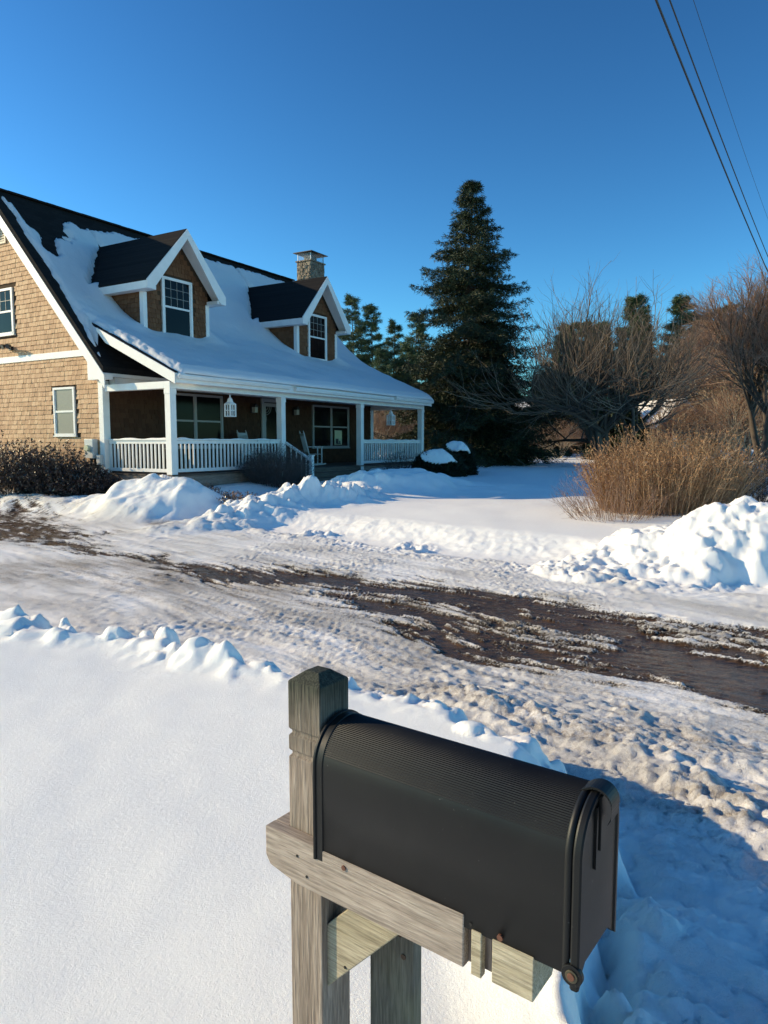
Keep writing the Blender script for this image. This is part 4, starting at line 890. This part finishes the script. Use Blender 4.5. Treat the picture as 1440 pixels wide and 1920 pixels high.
def conifer(name, loc, h, rad, seed, label, mt_=M_spruce, levels=44, per=7, droop=.35, start=.06, group=None, needle=(.16, .016), gap=0.0, shape=.85, k=10, dens=1.0, trunk_r=.18, bark=M_bark, lean=0):
    rng = np.random.RandomState(seed); root = empty(name, loc); tag(root, label, 'tree', group)
    tb = Tubes(); P, _, Rr = limb((0, 0, -.3), (lean, 0, 1), h + .3, trunk_r, .015, 12, .012, .02, rng); tb.add(P, Rr)
    pts, dirs = [], []; tw = Tubes()
    for l in range(levels):
        f = start + (1 - start) * (l / levels) ** 1.0; z = f * h
        ctr = np.array([np.interp(z, P[:, 2], P[:, 0]), np.interp(z, P[:, 2], P[:, 1]), z])
        R_ = rad * ((1 - f) ** shape) * (1.0 if f > .12 else .8) + .12
        for b in range(per):
            if rng.rand() < gap: continue
            zj = float(np.clip(z + rng.normal(0, .7 * h / levels), .1, h * .985)); ctr = np.array([np.interp(zj, P[:, 2], P[:, 0]), np.interp(zj, P[:, 2], P[:, 1]), zj]); a = rng.uniform(0, 2 * np.pi); Lb = R_ * rng.uniform(.6, 1.16) * (1 + .18 * math.sin(a * 2 + l * .9 + seed))
            el = (-droop * (1 - f) + .45 * f * f) + rng.normal(0, .1)
            d = np.array([math.cos(a) * math.cos(el), math.sin(a) * math.cos(el), math.sin(el)])
            n = max(4, int(Lb / .22)); bp = [ctr.copy()]; dd = d.copy()
            for i in range(n - 1):
                dd = unit(dd + np.array([0, 0, (.10 if i > n * .5 else -.03)]) + rng.normal(0, .05, 3)); bp.append(bp[-1] + dd * Lb / (n - 1))
            bp = np.array(bp); idxs = np.linspace(0, n - 1, 5).astype(int); tb.add(bp[idxs], np.linspace(.012 + .012 * Lb, .004, 5))
            side = unit(np.cross(d, (0, 0, 1)))
            for i in range(max(1, int(n * .18)), n):
                t = i / (n - 1); sl_ = Lb * .42 * (1 - t) * .9 + .16
                for s in (-1, 1):
                    if rng.rand() > dens: continue
                    sd_ = unit(d * .75 + side * s * rng.uniform(.6, 1.1) + np.array([0, 0, -.18 - rng.rand() * .2])); ns = max(2, int(sl_ / .17))
                    q = bp[i] + np.outer(np.linspace(.15, 1, ns) * sl_, sd_) + np.outer(np.linspace(0, 1, ns) ** 2 * -.1 * sl_, (0, 0, 1)); pts.append(q); dirs.append(np.tile(sd_, (ns, 1)))
                pts.append(bp[i:i + 1]); dirs.append(dd[None])
    pts = np.concatenate(pts); dirs = np.concatenate(dirs)
    tb.mesh('trunk', bark, root, 6)
    leaf_mesh('crown', tufts(pts, dirs, k, needle[0], needle[1], .55, rng), mt_, root)
    return root

def bare_tree(name, loc, seed, label, spec, bark, twig, cat='tree', group=None, scale=1, leafy=None):
    """spec: list of levels: (count, len, len_jit, angle_lo, angle_hi, radius, up, jit)"""
    rng = np.random.RandomState(seed); root = empty(name, loc); tag(root, label, cat, group); A_ = Tubes(); B_ = Tubes(); tips = []
    def grow(p, d, lvl, L_, r_):
        c, ln, lj, a0, a1, rd, up, jit = spec[lvl]; n = 7 if lvl < 2 else (5 if lvl < 4 else 4)
        P, D, Rr = limb(p, d, L_, r_, r_ * (.45 if lvl < len(spec) - 1 else .4), n, jit, up, rng); (A_ if lvl < 3 else B_).add(P, Rr)
        if lvl + 1 >= len(spec): tips.append(P[-1]); return
        c2, ln2, lj2, a02, a12, rd2, _, _ = spec[lvl + 1]
        for k_ in range(c2):
            t = rng.uniform(.22, 1) if lvl else rng.uniform(.55, 1); i = min(n - 2, int(t * (n - 1))); fr = t * (n - 1) - i; q = P[i] * (1 - fr) + P[i + 1] * fr; dd = D[min(i + 1, n - 1)]
            an = rng.uniform(a02, a12); o = unit(np.cross(dd, rng.normal(0, 1, 3))); nd = dd * math.cos(an) + o * math.sin(an)
            grow(q, nd, lvl + 1, ln2 * (1 + rng.uniform(-lj2, lj2)) * (1.15 - .5 * t), min(rd2, np.interp(t, [0, 1], [r_, r_ * .45]) * .8))
    for k_ in range(spec[0][0]):
        an = rng.uniform(spec[0][3], spec[0][4]); az = rng.uniform(0, 2 * np.pi); grow((0, 0, -.2), (math.sin(an) * math.cos(az), math.sin(an) * math.sin(az), math.cos(an)), 0, spec[0][1], spec[0][5])
    A_.mesh('trunk', bark, root, 6); B_.mesh('crown', twig, root, 3); root.scale = (scale,) * 3
    return root

# big spruce
conifer('spruce_tree', (4.3, 36.5, .7), 14.0, 6.3, 4, 'tall dark spruce tree rising beside the porch end', levels=64, per=9, droop=.42, shape=1.02, k=9, needle=(.15, .015), trunk_r=.22, gap=.07, dens=.9)
# pines behind
pines = [(-2.9, 70, 14.9, 3.2, 'tall open pine seen just right of the nearer dormer'), (-1.0, 69, 14.0, 2.9, 'open topped pine second in the row behind the roof'), (.9, 72, 12.9, 2.8, 'thin pointed pine left of the big spruce'), (2.7, 66, 12.6, 3.0, 'dense pine partly behind the left side of the spruce'), (-4.9, 74, 13.4, 2.9, 'pine mostly hidden behind the right dormer'), (-.2, 60, 8.5, 2.8, 'low dense pine in front of the open pines behind the roof'), (1.9, 61, 9.0, 2.8, 'low dense pine just left of the big spruce')]
for i, (x, y, h, r_, lb) in enumerate(pines):
    conifer('pine_tree', (x, y, .8), h, r_, 20 + i, lb, M_pine, levels=34, per=5, droop=.05, start=.10, gap=.15, shape=.7, k=13, needle=(.26, .018), dens=.8, group='pines behind the house')
pines2 = [(15.6, 64, 11.2, 2.4, 'dark pine behind the left half of the bare apple tree'), (18.4, 66, 11.8, 2.6, 'dark pine behind the top centre of the bare apple tree'), (22.2, 66, 14.0, 2.7, 'rounded green pine right of the apple tree centre'), (24.4, 68, 12.8, 2.3, 'narrow pine between two taller pines'), (26.9, 66, 14.2, 2.7, 'tallest rounded green pine right of the apple tree'), (29.3, 67, 12.6, 2.4, 'small topped pine right of the tallest pine'), (20.2, 69, 12.2, 2.5, 'low pine between the dark pines behind the apple tree'), (31.4, 66, 13.2, 2.6, 'brownish green pine by the tall bare tree at right')]
for i, (x, y, h, r_, lb) in enumerate(pines2):
    conifer('pine_tree', (x, y, .8), h, r_, 40 + i, lb, M_pine, levels=34, per=8, droop=-.15, start=.06, gap=.06, shape=.5, k=12, needle=(.28, .022), dens=.8, group='pines beyond the lawn')
# low dark conifers closing the view
for i, (x, y, h, r_, lb) in enumerate([(5.4, 58, 7.5, 2.8, 'broad dark conifer behind the left foot of the spruce'), (9.0, 60, 8.0, 3.0, 'broad dark conifer seen right of the spruce foot'), (12.6, 56, 6.2, 2.6, 'low dark conifer left of the apple trunk'), (14.6, 44, 3.0, 1.7, 'small dark conifer right behind the apple trunk')]):
    conifer('conifer_tree', (x, y, .8), h, r_, 60 + i, lb, M_spruce, levels=26, per=7, droop=.2, shape=.6, k=9, needle=(.3, .04), group='dark conifers behind')
# apple tree
bare_tree('apple_tree', (9.7, 32, .7), 5, 'sprawling bare apple tree with upright sprouts behind the dry bush',
    [(6, 2.4, .2, .1, .6, .17, .0, .12), (4, 3.7, .3, .3, .85, .10, .05, .18), (6, 2.4, .45, .4, 1.2, .040, .12, .22), (6, 2.1, .5, .3, 1.0, .013, .22, .16), (4, .8, .6, .3, .9, .006, .12, .18)], M_applebark, M_twig, scale=1.14)
# tall bare trees on the right
tallspec = [(5, 3.9, .2, .1, .6, .15, .05, .07), (6, 3.6, .3, .3, .9, .07, .10, .08), (7, 2.4, .35, .3, .9, .030, .08, .10), (8, 1.4, .4, .3, .8, .012, .05, .10), (6, .7, .5, .3, .8, .007, .04, .10)]
bare_tree('bare_tree', (19.6, 37, .7), 12, 'tall fine twigged bare tree at the right edge above the dry bush', tallspec, M_applebark, M_redtwig, scale=1.25, group='bare trees on the right')
t2 = bare_tree('bare_tree', (22.6, 46, .8), 13, 'bare reddish tree behind the tall one at the right edge', tallspec, M_tanbark, M_redtwig, scale=1.2, group='bare trees on the right')
lowspec = [(9, 1.6, .3, .2, .8, .06, .02, .1), (6, 1.9, .3, .4, .9, .03, .05, .1), (6, 1.4, .5, .3, .9, .013, .05, .14), (6, .9, .5, .3, .9, .008, .05, .14)]
br1 = bare_tree('brush_tree', (18.2, 45, .75), 14, 'low reddish brown brush tree just left of the tall bare tree', lowspec, M_tanbark, M_redtwig, scale=1.15, group='brown brush trees')
for x, y, s, rz, lb in [(21.8, 43, 1.5, 1.0, 'low brown brush tree under the tall bare tree'), (28.5, 52, 2.0, 2.1, 'brown brush tree at the right edge in front of the pines'), (25.5, 56, 1.25, 3.2, 'brown brush tree in front of the tallest pine'), (17.6, 52, .95, 4.0, 'brown brush tree in front of the red barn'), (12.2, 50, .8, .6, 'small brown brush tree beyond the open snow'),
                       (-.4, 44, 1.05, 5.0, 'brown brush seen through the porch end opening on its left'), (1.6, 45, 1.0, 2.6, 'brown brush seen through the porch end opening on its right'), (9.6, 53, .8, 1.7, 'pale brush tree between the spruce and the apple tree')]:
    c = copy_tree(br1); c.location = (x, y, .75); c.rotation_euler = (0, 0, rz); c.scale = (s, s, s * .9); c['label'] = lb

# twiggy shrubs
def stems(name, loc, seed, n, rx, ry, h, label, mt_, cat='bush', lean=.35, r_=.004, side=3, heads=None, group=None, rz=0, hj=.25, rim=.75):
    rng = np.random.RandomState(seed); root = empty(name, loc, rz); tag(root, label, cat, group); tb = Tubes(); tp, td = [], []
    for i in range(n):
        a = rng.uniform(0, 2 * np.pi); q = math.sqrt(rng.rand()); bx_, by_ = q * math.cos(a) * rx * rim, q * math.sin(a) * ry * rim; gzv = gz(loc[0] + bx_ * math.cos(rz), loc[1] + by_) - loc[2] if n > 400 and False else 0
        hh = h * (1 - .30 * q * q) * rng.uniform(1 - hj, 1.05); d = (math.cos(a) * lean * q * 1.5 + rng.normal(0, .10), math.sin(a) * lean * q * 1.5 + rng.normal(0, .10), 1)
        P, D, Rr = limb((bx_, by_, -.25), d, hh + .25, r_, r_ * .45, 6, .09, .03, rng); tb.add(P, Rr)
        for k_ in range(side):
            j = rng.randint(2, 6); dd = unit(D[j - 1] + rng.normal(0, .42, 3)); P2, D2, R2 = limb(P[min(j, 5)] if j < 6 else P[5], dd, hh * rng.uniform(.12, .34), r_ * .55, r_ * .3, 4, .1, .05, rng); tb.add(P2, R2); tp.append(P2[-1]); td.append(D2[-1])
        tp.append(P[-1]); td.append(D[-1])
    tb.mesh('stems', mt_, root, 3)
    if heads: leaf_mesh(heads[0], tufts(np.array(tp), np.array(td), heads[2], heads[3], heads[4], heads[5], rng), heads[1], root)
    return root
stems('dry_bush', (5.62, 14.2, gz(5.62, 14.2)), 3, 2100, 1.50, 1.3, 1.42, 'wide tan dry bush of upright stems behind the plough pile', M_straw, lean=.34, r_=.0055, side=3, heads=('seed_heads', M_strawhead, 2, .035, .010, .8), hj=.3)
stems('dry_bush', (4.35, 13.4, gz(4.35, 13.4) - .02), 31, 260, .75, .65, .95, 'low pinkish twiggy edge at the left of the dry bush', M_redtwig, lean=.7, r_=.004, side=4)
stems('dark_shrub', (8.35, 15.7, gz(8.35, 15.7)), 8, 420, 1.4, .9, 1.05, 'sparse dark shrub right of the tan bush at the frame edge', M_greyshrub, lean=.35, r_=.006, side=4, heads=('leaves', M_darkleaf, 2, .05, .014, .9))
a_, b_ = l2w(3.15, -.95); stems('round_shrub', (a_, b_, gz(a_, b_)), 9, 1100, .72, .6, .98, 'dense rounded grey twig shrub before the stair handrail', M_greyshrub, lean=.55, r_=.0035, side=4, heads=('twig_tips', M_greyshrub, 3, .05, .004, .7), rim=.6)
a_, b_ = l2w(9.9, -1.3); stems('round_shrub', (a_, b_, gz(a_, b_)), 10, 260, .6, .5, .85, 'open leafless shrub before the right porch railing', M_greyshrub, lean=.65, r_=.005, side=4, rim=.5)
for x, y, h, s_, lb in [(-9.0, 19.5, 1.15, 50, 'large dark leafy shrub against the gable wall at the left edge'), (-8.0, 19.0, .60, 51, 'lower dark shrub between the large one and the meter'), (-10.4, 19.9, 1.45, 52, 'tallest dark leafy shrub cut by the left edge')]:
    x2, y2 = x, y
    stems('dark_leafy_shrub', (x2, y2, gz(x2, y2)), s_, 360, .62 if s_ == 51 else 1.0, .5, h, lb, M_greyshrub, lean=.6, r_=.006, side=5, heads=('leaves', M_darkleaf, 5, .055, .016, 1.0), rz=-.5, group='dark shrubs along the gable wall')
for x, y, s_, lb in [(-3.72, 17.1, 70, 'small tan dry plant poking from snow left of the shovelled ridge'), (-4.35, 17.9, 71, 'small reddish dry plant in the snowy bed below the railing'), (-3.3, 16.5, 72, 'tiny dark plant at the foot of the shovelled ridge'), (-4.7, 18.0, 73, 'small dark dry plant by the corner post')]:
    stems('dry_plant', (x, y, gz(x, y) + .0), s_, 60, .28, .2, .22, lb, M_straw if s_ == 70 else M_greyshrub, 'plant', lean=1.0, r_=.004, side=4, heads=('leaves', M_strawhead if s_ == 70 else M_darkleaf, 3, .035, .010, 1.0), group='dry plants in the bed')
# reeds / grass at the far side of the lawn
stems('dry_grass', (6.6, 41, .85), 80, 500, 2.6, .8, 1.1, 'pale dry grasses beyond the spruce at the lawn edge', M_straw, 'grass', lean=.15, r_=.008, side=1)
stems('dry_grass', (8.6, 46, .85), 81, 380, 1.6, .7, 1.4, 'pale upright weeds in front of the far fence', M_tanbark, 'grass', lean=.15, r_=.009, side=2)

# snowy evergreen shrub by the porch end
def yew(loc, rx, ry, h, seed, label):
    rng = np.random.RandomState(seed); root = empty('evergreen_shrub', loc); tag(root, label, 'bush')
    n = 2600; a = rng.uniform(0, 2 * np.pi, n); ph = np.arccos(rng.uniform(-.1, 1, n)); r_ = 1 + .12 * np.sin(a * 3 + seed) + rng.normal(0, .05, n)
    D = np.stack([np.sin(ph) * np.cos(a), np.sin(ph) * np.sin(a), np.cos(ph)], 1); P = D * np.array([rx, ry, h]) * (r_ * rng.uniform(.75, 1, n))[:, None]
    leaf_mesh('foliage', tufts(P, D + [0, 0, .3], 9, .10, .012, .6, rng), M_yew, root)
    tb = Tubes()
    for i in range(14): P_, _, Rr = limb((0, 0, -.2), (rng.normal(0, .5), rng.normal(0, .5), 1), h, .02, .008, 5, .1, 0, rng); tb.add(P_, Rr)
    tb.mesh('stems', M_applebark, root, 4); return root
ex_, ey_ = 2.2, 26.0
yew((ex_ - .25, ey_ - .2, gz(ex_, ey_)), .92, .8, .88, 3, 'dark evergreen shrub with snow on it at the porch end')
yew((ex_ + .55, ey_ + .6, gz(ex_, ey_)), .66, .7, 1.15, 4, 'taller dark evergreen shrub with snowy crown behind the snowy one')
def cap(loc, rx, ry, h, tilt, seed, label):
    n = 34; V_, F_ = [], []
    for j in range(n):
        for i in range(n):
            u_, v_ = i / (n - 1) * 2 - 1, j / (n - 1) * 2 - 1; q = math.hypot(u_, v_) * (1 + .18 * math.sin(3 * math.atan2(v_, u_) + seed)); 
            V_.append((u_ * rx, v_ * ry, h * (1 - min(q, 1.25) ** 2) - .0))
    for j in range(n - 1):
        for i in range(n - 1):
            b = j * n + i
            if all(math.hypot(V_[c][0] / rx, V_[c][1] / ry) * 1 < 1.12 and V_[c][2] > -.28 * h for c in (b, b + 1, b + n, b + n + 1)): F_.append((b, b + 1, b + n + 1, b + n))
    V_ = np.array(V_); V_[:, 2] += .025 * fbm(V_[:, 0] * 5, V_[:, 1] * 5, 3, seed)
    o = np_mesh('shrub_snow', V_, np.array(F_), M_snow); o.location = loc; o.rotation_euler = tilt; tag(o, label, 'snow'); md = o.modifiers.new('s', 'SOLIDIFY'); md.thickness = .06; md.offset = -1; return o
zs = gz(ex_, ey_)
cap((ex_ - .25, ey_ - .45, zs + .64), .66, .55, .32, (R(14), R(6), 0), 1, 'smooth snow cap on the front evergreen shrub by the porch')
cap((ex_ + .55, ey_ + .4, zs + .98), .48, .5, .26, (R(10), R(8), 0), 2, 'snow cap on the taller evergreen shrub behind')

# ------------------------------------------------------------------ far buildings
b = empty('far_house', (19.5, 76, .8), R(-12)); tag(b, 'distant grey house with snow covered roof behind the apple tree', 'house')
m = MB(); m.prism([(-3.5, 0), (3.5, 0), (3.5, 2.8), (0, 5.2), (-3.5, 2.8)], -5.5, 5.5, lambda p, q, t: (t, p, q)); m.build('wall', M_farwall, b)
m = MB(); m.prism([(-4, 2.6), (0, 5.35), (4, 2.6), (4, 2.75), (0, 5.6), (-4, 2.75)], -5.9, 5.9, lambda p, q, t: (t, p, q)); m.build('roof', M_snow, b)
for x in (-3.6, -.6, 2.6): MB().box(x, x + 1, -3.56, -3.5, 1.0, 2.2).build('window', M_glass, b)
b = empty('red_barn', (22.2, 59, .8), R(20)); tag(b, 'small red barn glimpsed through bare branches at right', 'barn')
m = MB(); m.prism([(-2.4, 0), (2.4, 0), (2.4, 2.3), (0, 4.1), (-2.4, 2.3)], -3, 3, lambda p, q, t: (p, t, q)); m.build('wall', M_redbarn, b)
m = MB(); m.prism([(-2.8, 2.05), (0, 4.2), (2.8, 2.05), (2.8, 2.2), (0, 4.42), (-2.8, 2.2)], -3.3, 3.3, lambda p, q, t: (p, t, q)); m.build('roof', M_snow, b)
m = MB(); m.box(-.8, .8, -3.06, -3.0, 0, 2); m.build('door', M_white, b)
b = empty('board_fence', (9.6, 58, .8), 0); tag(b, 'pale low board fence at the far edge of the snowy lawn', 'fence')
m = MB()
for k in range(24): m.box(-3 + k * .25, -2.8 + k * .25, -.02, .02, 0, 1.15 + .04 * math.sin(k * 3))
m.build('boards', M_farwall, b); m = MB()
for k in range(4): m.box(-3 + k * 1.9, -2.9 + k * 1.9, .02, .12, 0, 1.2)
m.build('posts', M_farwall, b)
# far wood as one mass
rng = np.random.RandomState(9); tb = Tubes()
for i in range(2600):
    x = rng.uniform(-60, 90); y = rng.uniform(84, 110); h = rng.uniform(4, 8.5)
    P, D, Rr = limb((x, y, .6), (rng.normal(0, .06), 0, 1), h, .09, .02, 6, .04, .02, rng); tb.add(P, Rr)
    for k_ in range(5):
        j = rng.randint(2, 5); P2, _, R2 = limb(P[j], unit((rng.normal(0, .6), rng.normal(0, .6), .8)), h * .3, .04, .012, 4, .1, .05, rng); tb.add(P2, R2)
tag(tb.mesh('distant_wood', M_bark, None, 3), 'distant mass of bare grey brown trees closing the view', 'wood', kind='stuff')

# ------------------------------------------------------------------ overhead wires
def wire(a, b, sag, r_, label, ext=2.2):
    a = Vector(a); b = Vector(b); d = b - a; P = []
    for i in range(60):
        t = -1.2 + (1 + ext + 1.2) * i / 59; p = a + d * t; P.append((p.x, p.y, p.z + sag * (t * t - t)))
    tb = Tubes(); tb.add(P, [r_] * 60); o = tb.mesh('overhead_wire', M_wire, None, 6); tag(o, label, 'wire', 'utility wires at the upper right')
def pix(u, v, z):
    a = (u - 720) / 1340; b_ = (960 - v) / 1340; p = R(5.6); r = (a, math.cos(p) + b_ * math.sin(p), -math.sin(p) + b_ * math.cos(p)); t = (z - 1.85) / r[2]; return (r[0] * t, r[1] * t, z)
wire((3.49, 9.77, 7.5), (12.8, 24.5, 7.5), .25, .016, 'thick lowest black wire crossing the upper right sky')
wire((4.09, 10.9, 8.15), (12.25, 23.5, 7.75), .25, .012, 'second black wire just right of the thickest one')
wire((4.33, 10.65, 8.0), (11.2, 21.7, 8.5), .2, .004, 'thin faint wire right of the two dark wires')
